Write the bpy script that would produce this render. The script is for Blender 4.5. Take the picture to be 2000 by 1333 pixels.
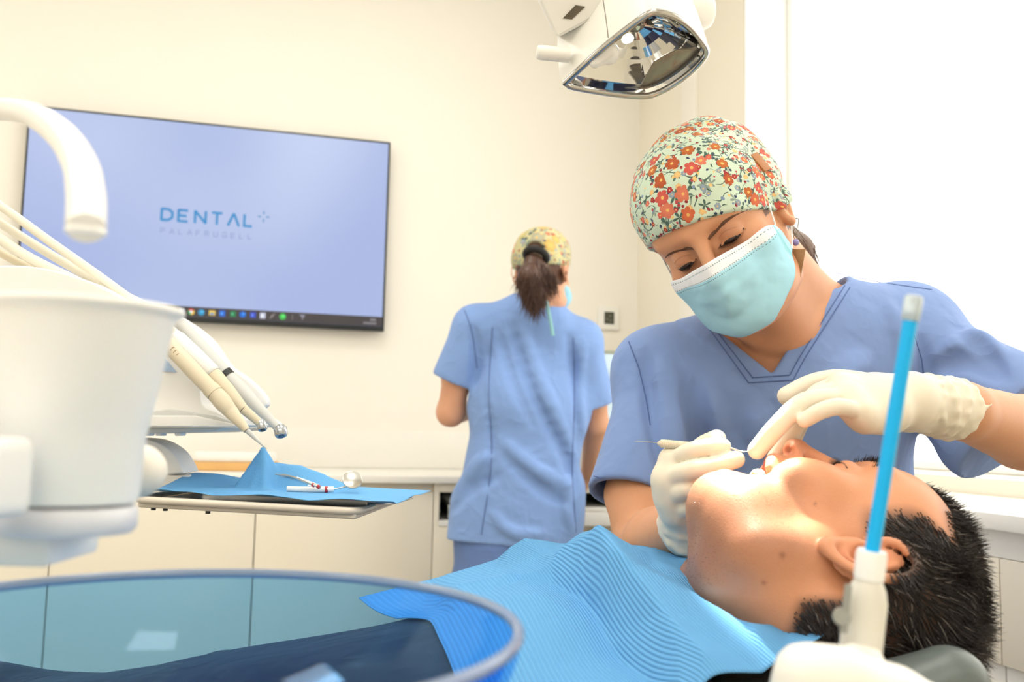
import bpy, bmesh, math, random
import numpy as np
from mathutils import Vector, Matrix
random.seed(7); np.random.seed(7)
SC = bpy.context.scene
COL = SC.collection
for _o in list(bpy.data.objects): bpy.data.objects.remove(_o)

# ------------------------------------------------------------------ camera
FPX = 1830.0                       # focal length in pixels of the 2000 px wide frame
CAM = np.array([0.0, 0.0, 1.08])
PITCH, ROLL = math.radians(5.5), math.radians(1.3)
_f = np.array([0, math.cos(PITCH), math.sin(PITCH)])
_r0 = np.array([1.0, 0, 0]); _u0 = np.cross(_r0, _f)
_r = _r0*math.cos(ROLL) + _u0*math.sin(ROLL); _u = np.cross(_r, _f)
def P(px, py, d):
    """point seen at pixel (px, py) at depth d metres"""
    return CAM + d*(_f + _r*(px-1000.0)/FPX - _u*(py-666.5)/FPX)
def proj(p):
    q = np.asarray(p) - CAM; d = q @ _f
    return 1000+FPX*(q@_r)/d, 666.5-FPX*(q@_u)/d, d
cd = bpy.data.cameras.new('camera'); cam = bpy.data.objects.new('camera', cd); COL.objects.link(cam)
cd.sensor_width = 36; cd.lens = 36*FPX/2000; cd.clip_start = .02; cd.clip_end = 50
cam.matrix_world = Matrix(((_r[0], _u[0], -_f[0], CAM[0]), (_r[1], _u[1], -_f[1], CAM[1]), (_r[2], _u[2], -_f[2], CAM[2]), (0, 0, 0, 1)))
cd.dof.use_dof = True; cd.dof.focus_distance = 1.03; cd.dof.aperture_fstop = 7.0
SC.camera = cam

# ------------------------------------------------------------------ world, exposure
W = bpy.data.worlds.new('world'); SC.world = W; W.use_nodes = True
W.node_tree.nodes['Background'].inputs[0].default_value = (.9, .95, 1, 1)
W.node_tree.nodes['Background'].inputs[1].default_value = .4
SC.view_settings.view_transform = 'Standard'; SC.view_settings.look = 'None'
SC.view_settings.gamma = 1; SC.view_settings.use_curve_mapping = False
SC.view_settings.exposure = 0.06
LAMP_W = 170.0
PANEL_W = 10.2      # strength of the added ceiling fill panels
BLIND_E = 1.6      # daylit blind

# ------------------------------------------------------------------ room frame: a along the back wall, b into the room
YAW = math.radians(15.4)
_w = np.array([math.cos(YAW), math.sin(YAW), 0]); _n = np.array([-math.sin(YAW), math.cos(YAW), 0])
def R(a, b, z): return _w*a + _n*b + np.array([0, 0, z])
WB, WA = 3.68, 1.565           # back wall, right wall
def on_b(px, py, b):           # pixel -> (a, z) on the plane at room depth b
    v = P(px, py, 1) - CAM; t = (b - CAM@_n)/(v@_n); p = CAM + v*t
    return p@_w, p[2]
def on_a(px, py, a):
    v = P(px, py, 1) - CAM; t = (a - CAM@_w)/(v@_w); p = CAM + v*t
    return p@_n, p[2]

# ------------------------------------------------------------------ materials
def lin(c):
    c = np.array(c, float)/255.0
    return tuple(np.where(c <= .04045, c/12.92, ((c+.055)/1.055)**2.4)) + (1.0,)
class NT:
    def __init__(s, m): s.t = m.node_tree; s.n = s.t.nodes; s.l = s.t.links
    def new(s, t, **kw):
        n = s.n.new(t)
        for k, v in kw.items(): setattr(n, k, v)
        return n
    def set(s, sock, v):
        if isinstance(v, bpy.types.NodeSocket): s.l.new(v, sock)
        else: sock.default_value = v
    def math(s, op, a, b=None, c=None, clamp=False):
        n = s.new('ShaderNodeMath', operation=op, use_clamp=clamp); s.set(n.inputs[0], a)
        if b is not None: s.set(n.inputs[1], b)
        if c is not None: s.set(n.inputs[2], c)
        return n.outputs[0]
    def vmath(s, op, a, b=None, out=0):
        n = s.new('ShaderNodeVectorMath', operation=op); s.set(n.inputs[0], a)
        if b is not None:
            if op == 'SCALE': s.set(n.inputs['Scale'], b)
            else: s.set(n.inputs[1], b)
        return n.outputs[out]
    def mix(s, f, a, b, blend='MIX'):
        n = s.new('ShaderNodeMix', data_type='RGBA', blend_type=blend); s.set(n.inputs[0], f); s.set(n.inputs[6], a); s.set(n.inputs[7], b)
        return n.outputs[2]
    def noise(s, vec, scale, detail=2, rough=.5, dim='3D'):
        n = s.new('ShaderNodeTexNoise', noise_dimensions=dim); s.set(n.inputs['Vector'], vec); n.inputs['Scale'].default_value = scale
        n.inputs['Detail'].default_value = detail; n.inputs['Roughness'].default_value = rough
        return n
    def coord(s, which='Object'): return s.new('ShaderNodeTexCoord').outputs[which]
    def attr(s, name): return s.new('ShaderNodeAttribute', attribute_name=name).outputs['Color']
    def ss(s, x, lo, hi):
        n = s.new('ShaderNodeMapRange', interpolation_type='SMOOTHSTEP'); s.set(n.inputs[0], x); n.inputs[1].default_value = lo; n.inputs[2].default_value = hi
        return n.outputs[0]
MATS = {}
def mat(name, col, rough=.5, metal=0.0, bump=0.0, bscale=200, var=0.0, vscale=20, spec=.5, emit=None, estr=1.0, sss=0.0, trans=0.0, ior=1.45, coat=0.0, sheen=0.0, detail=2):
    m = bpy.data.materials.new(name); m.use_nodes = True; MATS[name] = m
    b = m.node_tree.nodes['Principled BSDF']; t = NT(m)
    c = lin(col); b.inputs['Base Color'].default_value = c; b.inputs['Roughness'].default_value = rough; b.inputs['Metallic'].default_value = metal
    b.inputs['Specular IOR Level'].default_value = spec; b.inputs['IOR'].default_value = ior
    b.inputs['Coat Weight'].default_value = coat; b.inputs['Sheen Weight'].default_value = sheen
    if sss: b.inputs['Subsurface Weight'].default_value = sss; b.inputs['Subsurface Radius'].default_value = (.012, .004, .002); b.inputs['Subsurface Scale'].default_value = .6
    if trans: b.inputs['Transmission Weight'].default_value = trans
    if emit is not None: b.inputs['Emission Color'].default_value = lin(emit); b.inputs['Emission Strength'].default_value = estr
    if var or bump: oc = t.coord()
    if var:
        nz = t.noise(oc, vscale, 3); t.l.new(t.mix(nz.outputs[0], tuple(x*(1-var) for x in c[:3])+(1,), tuple(min(1, x*(1+var)) for x in c[:3])+(1,)), b.inputs['Base Color'])
    if bump:
        nb = t.noise(oc, bscale, detail); bn = t.new('ShaderNodeBump'); bn.inputs['Strength'].default_value = bump; bn.inputs['Distance'].default_value = .002
        t.l.new(nb.outputs[0], bn.inputs['Height']); t.l.new(bn.outputs[0], b.inputs['Normal'])
    return m

# ------------------------------------------------------------------ mesh helpers
def raw_mesh(name, v, f, uv=None, cols=None, smooth=True):
    me = bpy.data.meshes.new(name); v = np.asarray(v, np.float32)
    if isinstance(f, np.ndarray):
        k = f.shape[1]; n = len(f)
        me.vertices.add(len(v)); me.vertices.foreach_set('co', v.ravel())
        me.loops.add(n*k); me.loops.foreach_set('vertex_index', f.astype(np.int32).ravel())
        me.polygons.add(n); me.polygons.foreach_set('loop_start', np.arange(0, n*k, k, dtype=np.int32))
        me.update(calc_edges=True)
    else:
        me.from_pydata([tuple(map(float, p)) for p in v], [], [tuple(map(int, q)) for q in f]); me.update()
    if smooth: me.polygons.foreach_set('use_smooth', np.ones(len(me.polygons), bool))
    li = np.empty(len(me.loops), np.int32); me.loops.foreach_get('vertex_index', li)
    if uv is not None:
        l = me.uv_layers.new(name='UVMap'); l.data.foreach_set('uv', np.asarray(uv, np.float32)[li].ravel())
    for nm, c in (cols or {}).items():
        a = me.color_attributes.new(nm, 'FLOAT_COLOR', 'POINT'); c = np.asarray(c, np.float32)
        if c.ndim == 1: c = np.stack([c, c, c], 1)
        a.data.foreach_set('color', np.concatenate([c, np.ones((len(c), 1), np.float32)], 1).ravel())
    me.validate()
    return me
def shade(o, ang=40):
    me = o.data; me.polygons.foreach_set('use_smooth', np.ones(len(me.polygons), bool))
    try: me.set_sharp_from_angle(angle=math.radians(ang))
    except Exception: pass
def base_of(o):
    b = np.zeros(3); p = o
    while p is not None: b = b + np.array(p.location); p = p.parent
    return b
def thing(name, loc, label, cat, group=None, kind=None):
    o = bpy.data.objects.new(name, None); COL.objects.link(o); o.location = [float(x) for x in loc]; o.empty_display_size = .05
    if label: o['label'] = label
    if cat: o['category'] = cat
    if group: o['group'] = group
    if kind: o['kind'] = kind
    return o
def tag(o, label=None, cat=None, group=None, kind=None):
    if label: o['label'] = label
    if cat: o['category'] = cat
    if group: o['group'] = group
    if kind: o['kind'] = kind
    return o
def put(name, v, f, m, parent=None, uv=None, cols=None, ang=None, smooth=True):
    """mesh from world-space vertices, parented under its thing (origin = the thing's base) or standing alone"""
    v = np.asarray(v, float)
    if parent is not None: off = base_of(parent)
    else: lo, hi = v.min(0), v.max(0); off = np.array([(lo[0]+hi[0])/2, (lo[1]+hi[1])/2, lo[2]])
    me = raw_mesh(name, v-off, f, uv, cols, smooth)
    o = bpy.data.objects.new(name, me); COL.objects.link(o)
    if parent is not None: o.parent = parent
    else: o.location = [float(x) for x in off]
    if m is not None: me.materials.append(m)
    if ang: shade(o, ang)
    return o
def bm_put(name, bm, m, parent=None, ang=35):
    bmesh.ops.recalc_face_normals(bm, faces=bm.faces)
    bm.verts.index_update(); v = [tuple(p.co) for p in bm.verts]; f = [[q.index for q in p.verts] for p in bm.faces]; bm.free()
    return put(name, v, f, m, parent, ang=ang)
def frame_box(c, ax, half, bev=.0, seg=2):
    """bmesh box: centre c, axes ax (3 unit rows), half sizes"""
    bm = bmesh.new(); bmesh.ops.create_cube(bm, size=2.0)
    for v in bm.verts: v.co = Vector([v.co[0]*half[0], v.co[1]*half[1], v.co[2]*half[2]])
    if bev > 0: bmesh.ops.bevel(bm, geom=list(bm.edges), offset=bev, segments=seg, profile=.6, affect='EDGES', clamp_overlap=True)
    A = np.asarray(ax, float)
    for v in bm.verts: v.co = Vector(np.asarray(c) + v.co[0]*A[0] + v.co[1]*A[1] + v.co[2]*A[2])
    return bm
AX = np.eye(3); RAX = np.array([_w, _n, [0, 0, 1.0]])
def rbox(name, a0, a1, b0, b1, z0, z1, m, parent=None, bev=.003, seg=2):
    return bm_put(name, frame_box(R((a0+a1)/2, (b0+b1)/2, (z0+z1)/2), RAX, (abs(a1-a0)/2, abs(b1-b0)/2, abs(z1-z0)/2), bev, seg), m, parent)
def obox(name, c, ax, half, m, parent=None, bev=.003, seg=2): return bm_put(name, frame_box(c, ax, half, bev, seg), m, parent)
def unit(v): v = np.asarray(v, float); return v/np.linalg.norm(v)
def axes_from(z, x):
    z = unit(z); x = np.asarray(x, float); x = unit(x - z*(x@z)); return np.array([x, np.cross(z, x), z])
def crom(pts, n=8):
    """Catmull-Rom resample; pts may have extra columns (radius...)"""
    p = np.asarray(pts, float)
    if len(p) < 3: return np.array([p[0]+(p[1]-p[0])*t for t in np.linspace(0, 1, n+1)])
    q = np.vstack([2*p[0]-p[1], p, 2*p[-1]-p[-2]]); out = []
    for i in range(1, len(q)-2):
        for t in np.arange(n)/n:
            a, b, c, d = q[i-1], q[i], q[i+1], q[i+2]
            out.append(.5*((2*b)+(-a+c)*t+(2*a-5*b+4*c-d)*t*t+(-a+3*b-3*c+d)*t**3))
    out.append(p[-1]); return np.array(out)
def tube_vf(pts, rad, n=12, cap=True, flat=None, side=None):
    p = np.asarray(pts, float)[:, :3]; N = len(p); rad = np.broadcast_to(np.asarray(rad, float), (N,))
    t = np.gradient(p, axis=0); t /= np.linalg.norm(t, axis=1)[:, None]+1e-12
    x = np.array(side, float) if side is not None else (np.array([0, 0, 1.0]) if abs(t[0][2]) < .9 else np.array([1.0, 0, 0]))
    V = []
    for i in range(N):
        x = x - t[i]*(x@t[i]); x /= np.linalg.norm(x)+1e-12; y = np.cross(t[i], x)
        a = np.arange(n)/n*2*math.pi; fl = 1 if flat is None else flat
        V.append(p[i]+rad[i]*(np.cos(a)[:, None]*x+np.sin(a)[:, None]*y*fl))
    V = np.vstack(V); F = []
    for i in range(N-1):
        for j in range(n): F.append((i*n+j, i*n+(j+1) % n, (i+1)*n+(j+1) % n, (i+1)*n+j))
    if cap: F.append(tuple(range(n-1, -1, -1))); F.append(tuple((N-1)*n+j for j in range(n)))
    return V, F
def tube(name, pts, rad, m, parent=None, n=12, res=6, flat=None, side=None, ang=50):
    pts = np.asarray(pts, float); r = np.broadcast_to(np.asarray(rad, float), (len(pts),))
    q = crom(np.column_stack([pts, r]), res) if res else np.column_stack([pts, r])
    v, f = tube_vf(q[:, :3], q[:, 3], n, True, flat, side)
    return put(name, v, f, m, parent, ang=ang)
def lathe(name, prof, base, axis, m, parent=None, n=32, ang=40, xdir=(1, 0, 0), closed=False):
    """prof: list of (radius, height); revolved about axis through base"""
    A = axes_from(axis, xdir if abs(unit(axis)@unit(xdir)) < .95 else (0, 1, 0)); V = []; F = []
    for r, h in prof:
        for j in range(n):
            a = 2*math.pi*j/n; V.append(np.asarray(base)+A[0]*r*math.cos(a)+A[1]*r*math.sin(a)+A[2]*h)
    K = len(prof)
    for i in range(K-1 if not closed else K):
        for j in range(n):
            i2 = (i+1) % K; F.append((i*n+j, i*n+(j+1) % n, i2*n+(j+1) % n, i2*n+j))
    if not closed:
        if prof[0][0] > 1e-5: F.append(tuple(range(n-1, -1, -1)))
        if prof[-1][0] > 1e-5: F.append(tuple((K-1)*n+j for j in range(n)))
    o = put(name, V, F, m, parent, ang=ang); return o
def prism(name, poly, c, ax, thick, m, parent=None, bev=0.0, ang=35, seg=2):
    """2-D polygon (x, y) extruded along ax[2] by thick, placed at c"""
    bm = bmesh.new(); A = np.asarray(ax, float)
    vs = [bm.verts.new(np.asarray(c)+A[0]*x+A[1]*y) for x, y in poly]; fa = bm.faces.new(vs)
    r = bmesh.ops.extrude_face_region(bm, geom=[fa]); ev = [g for g in r['geom'] if isinstance(g, bmesh.types.BMVert)]
    bmesh.ops.translate(bm, verts=ev, vec=Vector(A[2]*thick))
    if bev: bmesh.ops.recalc_face_normals(bm, faces=bm.faces); bmesh.ops.bevel(bm, geom=[e for e in bm.edges if e.calc_face_angle(0) > .5], offset=bev, segments=seg, profile=.6, affect='EDGES', clamp_overlap=True)
    return bm_put(name, bm, m, parent, ang)
def grid_vf(G):
    G = np.asarray(G); nu, nv = G.shape[:2]; i = np.arange(nu*nv).reshape(nu, nv)
    F = np.stack([i[:-1, :-1], i[1:, :-1], i[1:, 1:], i[:-1, 1:]], -1).reshape(-1, 4)
    U, V = np.meshgrid(np.linspace(0, 1, nu), np.linspace(0, 1, nv), indexing='ij')
    return G.reshape(-1, 3), F, np.stack([U, V], -1).reshape(-1, 2)
def solidify(o, th, off=-1):
    md = o.modifiers.new('thickness', 'SOLIDIFY'); md.thickness = th; md.offset = off; return o
def round_rect(w, h, r, n=6):
    out = []
    for cx, cy, a0 in ((w-r, h-r, 0), (-w+r, h-r, 90), (-w+r, -h+r, 180), (w-r, -h+r, 270)):
        for k in range(n+1): a = math.radians(a0+90*k/n); out.append((cx+r*math.cos(a), cy+r*math.sin(a)))
    return out

# ------------------------------------------------------------------ sculpting: signed distance field on a grid -> surface nets
def smin(a, b, k):
    if k <= 0: return np.minimum(a, b)
    h = np.clip(.5+.5*(b-a)/k, 0, 1); return b+(a-b)*h-k*h*(1-h)
class Vox:
    def __init__(s, lo, hi, h):
        s.lo = np.array(lo, float); s.h = h; n = np.ceil((np.array(hi)-s.lo)/h).astype(int)+1
        s.ax = [(s.lo[i]+h*np.arange(n[i])).astype(np.float32) for i in range(3)]; s.D = np.full(n, .5, np.float32)
    def sl(s, lo, hi):
        o = []
        for i in range(3):
            a = int(np.clip(np.floor((lo[i]-s.lo[i])/s.h), 0, s.D.shape[i])); b = int(np.clip(np.ceil((hi[i]-s.lo[i])/s.h)+1, 0, s.D.shape[i])); o.append(slice(a, max(a, b)))
        return tuple(o)
    def xyz(s, q): return s.ax[0][q[0]][:, None, None], s.ax[1][q[1]][None, :, None], s.ax[2][q[2]][None, None, :]
    def comb(s, q, d, k, mode):
        if mode == 'add': s.D[q] = smin(s.D[q], d, k)
        elif mode == 'sub': s.D[q] = -smin(-s.D[q], d, k)
        elif mode == 'disp': s.D[q] += d
    def cone(s, a, b, ra, rb, k=.01, mode='add'):
        a = np.asarray(a, float); b = np.asarray(b, float); m = max(ra, rb)+k+(.025 if mode == 'add' else 0)
        q = s.sl(np.minimum(a, b)-m, np.maximum(a, b)+m); X, Y, Z = s.xyz(q)
        if X.size*Y.size*Z.size == 0: return
        ab = b-a; L = max(ab@ab, 1e-12)
        t = np.clip(((X-a[0])*ab[0]+(Y-a[1])*ab[1]+(Z-a[2])*ab[2])/L, 0, 1)
        d = np.sqrt((X-a[0]-t*ab[0])**2+(Y-a[1]-t*ab[1])**2+(Z-a[2]-t*ab[2])**2)-(ra+(rb-ra)*t)
        s.comb(q, d.astype(np.float32), k, mode)
    def chain(s, pts, rad, k=.01, mode='add'):
        for i in range(len(pts)-1): s.cone(pts[i], pts[i+1], rad[i], rad[i+1], k, mode)
    def ell(s, c, r, M=None, k=.01, mode='add'):
        c = np.asarray(c, float); M = np.eye(3) if M is None else np.asarray(M); r = np.asarray(r, float)
        ext = np.sqrt(((M*r[:, None])**2).sum(0))+k+(.025 if mode == 'add' else 0)
        q = s.sl(c-ext, c+ext); X, Y, Z = s.xyz(q)
        if X.size*Y.size*Z.size == 0: return
        L = [(X-c[0])*M[i][0]+(Y-c[1])*M[i][1]+(Z-c[2])*M[i][2] for i in range(3)]
        k0 = np.sqrt(sum((L[i]/r[i])**2 for i in range(3))); k1 = np.sqrt(sum((L[i]/r[i]**2)**2 for i in range(3)))+1e-9
        s.comb(q, (k0*(k0-1)/k1).astype(np.float32), k, mode)
    def ocone(s, a, b, wa, ta, wb, tb, side, k=.02, mode='add'):
        """limb with an oval section: half width w along `side`, half thickness t across"""
        a = np.asarray(a, float); b = np.asarray(b, float); ax = b-a; L = np.linalg.norm(ax); ax = ax/L
        sd = np.asarray(side, float); sd = unit(sd-ax*(sd@ax)); td = np.cross(ax, sd); m = max(wa, wb, ta, tb)+k+.025
        q = s.sl(np.minimum(a, b)-m, np.maximum(a, b)+m); X, Y, Z = s.xyz(q)
        if X.size*Y.size*Z.size == 0: return
        dx, dy, dz = X-a[0], Y-a[1], Z-a[2]
        l = dx*ax[0]+dy*ax[1]+dz*ax[2]; u = dx*sd[0]+dy*sd[1]+dz*sd[2]; v = dx*td[0]+dy*td[1]+dz*td[2]
        t = np.clip(l/L, 0, 1); w = wa+(wb-wa)*t; th = ta+(tb-ta)*t; o = np.where(l < 0, l, np.where(l > L, l-L, 0)); mn = np.minimum(w, th)
        d = (np.sqrt((u/w)**2+(v/th)**2+(o/mn)**2)-1)*mn
        s.comb(q, d.astype(np.float32), k, mode)
    def fn(s, lo, hi, f, k=.005, mode='add'):
        q = s.sl(lo, hi); X, Y, Z = s.xyz(q); s.comb(q, np.asarray(f(X, Y, Z), np.float32), k, mode)
    def plane(s, p, nrm, k=.002):      # cut away everything on the side nrm points to
        p = np.asarray(p); n = unit(nrm); X, Y, Z = s.xyz((slice(None),)*3)
        d = -((X-p[0])*n[0]+(Y-p[1])*n[1]+(Z-p[2])*n[2]); s.D = -smin(-s.D, d.astype(np.float32), k)
    def at(s, p):                       # trilinear sample
        g = (np.asarray(p, float)-s.lo)/s.h; i = np.clip(np.floor(g).astype(int), 0, np.array(s.D.shape)-2); f = g-i; o = 0
        for dx in (0, 1):
            for dy in (0, 1):
                for dz in (0, 1):
                    w = (f[..., 0] if dx else 1-f[..., 0])*(f[..., 1] if dy else 1-f[..., 1])*(f[..., 2] if dz else 1-f[..., 2])
                    o = o+w*s.D[i[..., 0]+dx, i[..., 1]+dy, i[..., 2]+dz]
        return o
    def mesh(s, relax=1):
        D = s.D; D[0], D[-1] = .5, .5; D[:, 0], D[:, -1] = .5, .5; D[:, :, 0], D[:, :, -1] = .5, .5
        I = D < 0; cnt = np.zeros(np.array(D.shape)-1, np.uint8)
        for o in np.ndindex(2, 2, 2): cnt += I[o[0]:I.shape[0]-1+o[0], o[1]:I.shape[1]-1+o[1], o[2]:I.shape[2]-1+o[2]]
        act = (cnt > 0) & (cnt < 8); C = np.argwhere(act); idx = np.full(act.shape, -1, np.int32); idx[act] = np.arange(len(C))
        acc = np.zeros((len(C), 3)); w = np.zeros(len(C))
        for ax in range(3):
            for o in np.ndindex(2, 2):
                o0 = list(o); o0.insert(ax, 0); o1 = list(o); o1.insert(ax, 1); a = C+o0; b = C+o1
                d0 = D[a[:, 0], a[:, 1], a[:, 2]]; d1 = D[b[:, 0], b[:, 1], b[:, 2]]; m = (d0 < 0) != (d1 < 0)
                t = np.where(m, d0/np.where(m, d0-d1, 1), 0); pos = np.array(o0, float)[None]+np.zeros((len(C), 3)); pos[:, ax] += t
                acc[m] += pos[m]; w[m] += 1
        v = (C+acc/w[:, None])*s.h+s.lo; F = []
        for ax in range(3):
            u, vv = [i for i in range(3) if i != ax]
            A = np.take(I, range(I.shape[ax]-1), ax); B = np.take(I, range(1, I.shape[ax]), ax); E = np.argwhere(A != B)
            E = E[(E[:, u] > 0) & (E[:, vv] > 0)]; fl = A[E[:, 0], E[:, 1], E[:, 2]]; qs = []
            for du, dv in ((-1, -1), (0, -1), (0, 0), (-1, 0)):
                c = E.copy(); c[:, u] += du; c[:, vv] += dv; qs.append(idx[c[:, 0], c[:, 1], c[:, 2]])
            qd = np.stack(qs, 1); sw = fl if ax != 1 else ~fl
            qd[~sw] = qd[~sw][:, ::-1]; F.append(qd)
        F = np.vstack(F); F = F[(F >= 0).all(1)]
        for _ in range(relax): v = laplace(v, F, .5)
        return v, F
def laplace(v, F, lam):
    acc = np.zeros_like(v); w = np.zeros(len(v))
    for i in range(F.shape[1]):
        a, b = F[:, i], F[:, (i+1) % F.shape[1]]
        for k in range(3): acc[:, k] += np.bincount(a, v[b, k], len(v))+np.bincount(b, v[a, k], len(v))
        w += np.bincount(a, minlength=len(v))+np.bincount(b, minlength=len(v))
    return v+lam*(acc/np.maximum(w, 1)[:, None]-v)
def ss(x, lo, hi): t = np.clip((np.asarray(x)-lo)/(hi-lo), 0, 1); return t*t*(3-2*t)
def join(*vf):
    V = []; F = []; n = 0
    for v, f in vf: V.append(np.asarray(v)); F.append(np.asarray(f)+n); n += len(v)
    return np.vstack(V), np.vstack(F)
# ================================================================== THE ROOM
m_wall = mat('wall_paint', (247, 242, 231), .75, bump=.05, bscale=90, var=.012, vscale=3)
m_wall2 = mat('wall_paint_right', (246, 239, 223), .75, bump=.05, bscale=90, var=.012, vscale=3)  # deeper cream: the right wall's shade is put into its colour
m_ceil = mat('ceiling_paint', (248, 246, 240), .8, bump=.04, bscale=80)
m_floor = mat('floor_vinyl', (205, 196, 178), .35, var=.04, vscale=6, bump=.03, bscale=60)
m_white = mat('white_lacquer', (244, 242, 236), .3, var=.01, vscale=5, bump=.02, bscale=30)
m_cream = mat('cream_laminate', (239, 231, 213), .42, var=.012, vscale=4, bump=.02, bscale=120)
m_top = mat('worktop_white', (246, 243, 234), .28, var=.015, vscale=30, bump=.02, bscale=90)
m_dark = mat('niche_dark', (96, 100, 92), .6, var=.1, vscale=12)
m_steel = mat('brushed_steel', (200, 198, 192), .25, 1.0, bump=.03, bscale=300)
m_gap = mat('shadow_gap', (120, 110, 92), .8, var=.05)  # darker brown for the cabinet plinths
m_pvc = mat('window_pvc', (250, 250, 246), .35, bump=.02, bscale=50)
AL, BF, ZC = -2.6, -1.6, 3.05
def shell(name, a0, a1, b0, b1, z0, z1, m): return tag(rbox(name, a0, a1, b0, b1, z0, z1, m, None, 0), kind='structure')
shell('floor', AL-.1, 2.1, BF-.1, WB+.1, -.06, 0, m_floor)
shell('ceiling', AL-.1, 2.1, BF-.1, WB+.1, ZC, ZC+.06, m_ceil)
shell('wall_back', AL-.1, 2.1, WB, WB+.1, 0, ZC, m_wall)
shell('wall_left', AL-.1, AL, BF-.1, WB, 0, ZC, m_wall)
shell('wall_front', AL, 2.1, BF-.1, BF, 0, ZC, m_wall)
OB0, OB1, OZ0, OZ1 = .15, 2.781, 1.0, 2.98        # window opening in the right wall
bm = bmesh.new()
def addb(a0, a1, b0, b1, z0, z1):
    t = frame_box(R((a0+a1)/2, (b0+b1)/2, (z0+z1)/2), RAX, ((a1-a0)/2, (b1-b0)/2, (z1-z0)/2)); me = bpy.data.meshes.new('t'); t.to_mesh(me); t.free(); bm.from_mesh(me); bpy.data.meshes.remove(me)
addb(WA, WA+.34, OB1, WB, 0, ZC); addb(WA, WA+.34, BF, OB0, 0, ZC); addb(WA, WA+.34, OB0, OB1, 0, OZ0); addb(WA, WA+.34, OB0, OB1, OZ1, ZC)
tag(bm_put('wall_right', bm, m_wall2), kind='structure')
rbox('panel_strip', WA-.012, WA, 3.12, 3.24, .0, ZC, m_wall, bpy.data.objects['wall_right'], .002)  # lighter strip standing in for a bright reflection on the wall
# window: frame, sill, blind with side rail
win = thing('window_1', R(WA+.2, (OB0+OB1)/2, OZ0), None, None, kind='structure')
m_blind = mat('roller_blind', (252, 252, 250), .9, emit=(255, 254, 250), estr=BLIND_E, bump=.03, bscale=400)
rbox('reveal_lining', WA+.002, WA+.24, OB1-.012, OB1, OZ0, OZ1, m_pvc, win, .002)
rbox('reveal_lining', WA+.002, WA+.24, OB0, OB0+.012, OZ0, OZ1, m_pvc, win, .002)
rbox('side_rail', WA+.16, WA+.22, OB1-.045, OB1-.012, OZ0, OZ1, m_pvc, win, .006)
rbox('side_rail', WA+.16, WA+.22, OB0+.012, OB0+.045, OZ0, OZ1, m_pvc, win, .006)
rbox('blind', WA+.215, WA+.219, OB0+.03, OB1-.03, OZ0+.02, OZ1-.05, m_blind, win, 0)
rbox('blind_cassette', WA+.14, WA+.23, OB0+.012, OB1-.012, OZ1-.09, OZ1, m_pvc, win, .01)
rbox('bottom_bar', WA+.205, WA+.229, OB0+.03, OB1-.03, OZ0+.004, OZ0+.026, m_pvc, win, .004)
rbox('window_frame', WA+.25, WA+.3, OB0, OB1, OZ0, OZ0+.06, m_pvc, win, .004)
m_glass = mat('window_glass', (250, 252, 255), .02, trans=1.0)
rbox('pane', WA+.27, WA+.276, OB0, OB1, OZ0+.06, OZ1, m_glass, win, 0)
# unseen ceiling panels, added to light the room and fill the front
m_panel = mat('led_panel', (255, 255, 255), .5, emit=(255, 252, 245), estr=PANEL_W)
for i, (a, b) in enumerate(((-1.5, 2.3), (.1, 2.3), (-1.3, .75), (.35, .75), (-1.7, -.9), (-.7, -.9), (.3, -.9))):
    t = thing('ceiling_light_panel', R(a, b, ZC-.012), 'square white light panel set flush in the ceiling', 'ceiling light', 'ceiling light panels')
    rbox('frame', a-.31, a+.31, b-.31, b+.31, ZC-.012, ZC-.002, m_pvc, t, .002); rbox('diffuser', a-.29, a+.29, b-.29, b+.29, ZC-.016, ZC-.011, m_panel, t, 0)

# ---------------------------------------------------------------- back wall base cabinets and worktop
CB, CZ = 3.12, .90                 # cabinet front plane, underside of worktop
def seam(px, py=1050): return on_b(px, py, CB)[0]
s0, s1, s2 = seam(99), seam(497), seam(845)
s3 = seam(1140)
TOP1 = on_b(760, 930, CB-.02)[1]; CZ = TOP1-.024
wt = rbox('worktop', AL+.005, WA-.02, CB-.02, WB-.013, CZ, TOP1, m_top, None, .004); tag(wt, 'long white worktop along the wall below the television', 'worktop')
up = rbox('upstand', AL+.005, WA-.02, WB-.0115, WB-.0005, TOP1, on_b(600, 838, WB-.012)[1], m_top, wt, .002)
def cabinet(a0, a1, label, dz0=.1, handle=True):
    t = thing('base_cabinet', R((a0+a1)/2, CB+.26, 0), label, 'cabinet', 'cream base cabinets under the long worktop')
    rbox('body', a0+.001, a1-.001, CB+.02, WB-.015, .1, CZ-.001, m_cream, t, .001)
    rbox('plinth', a0+.001, a1-.001, CB+.06, CB+.075, 0, .1, m_gap, t, 0)
    rbox('door', a0+.0018, a1-.0018, CB, CB+.019, .105, CZ-.03, m_cream, t, .0015)
    return t
wid = s1-s0
cabinet(s0-2*wid, s0-wid, 'cream cabinet at the far left end of the long worktop')
cabinet(s0-wid, s0, 'cream cabinet just left of the seam under the white cup')
cabinet(s0, s1, 'wide cream cabinet below the tray with the blue napkin')
cabinet(s1, s2, 'cream cabinet between the tray and the standing assistant')
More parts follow.
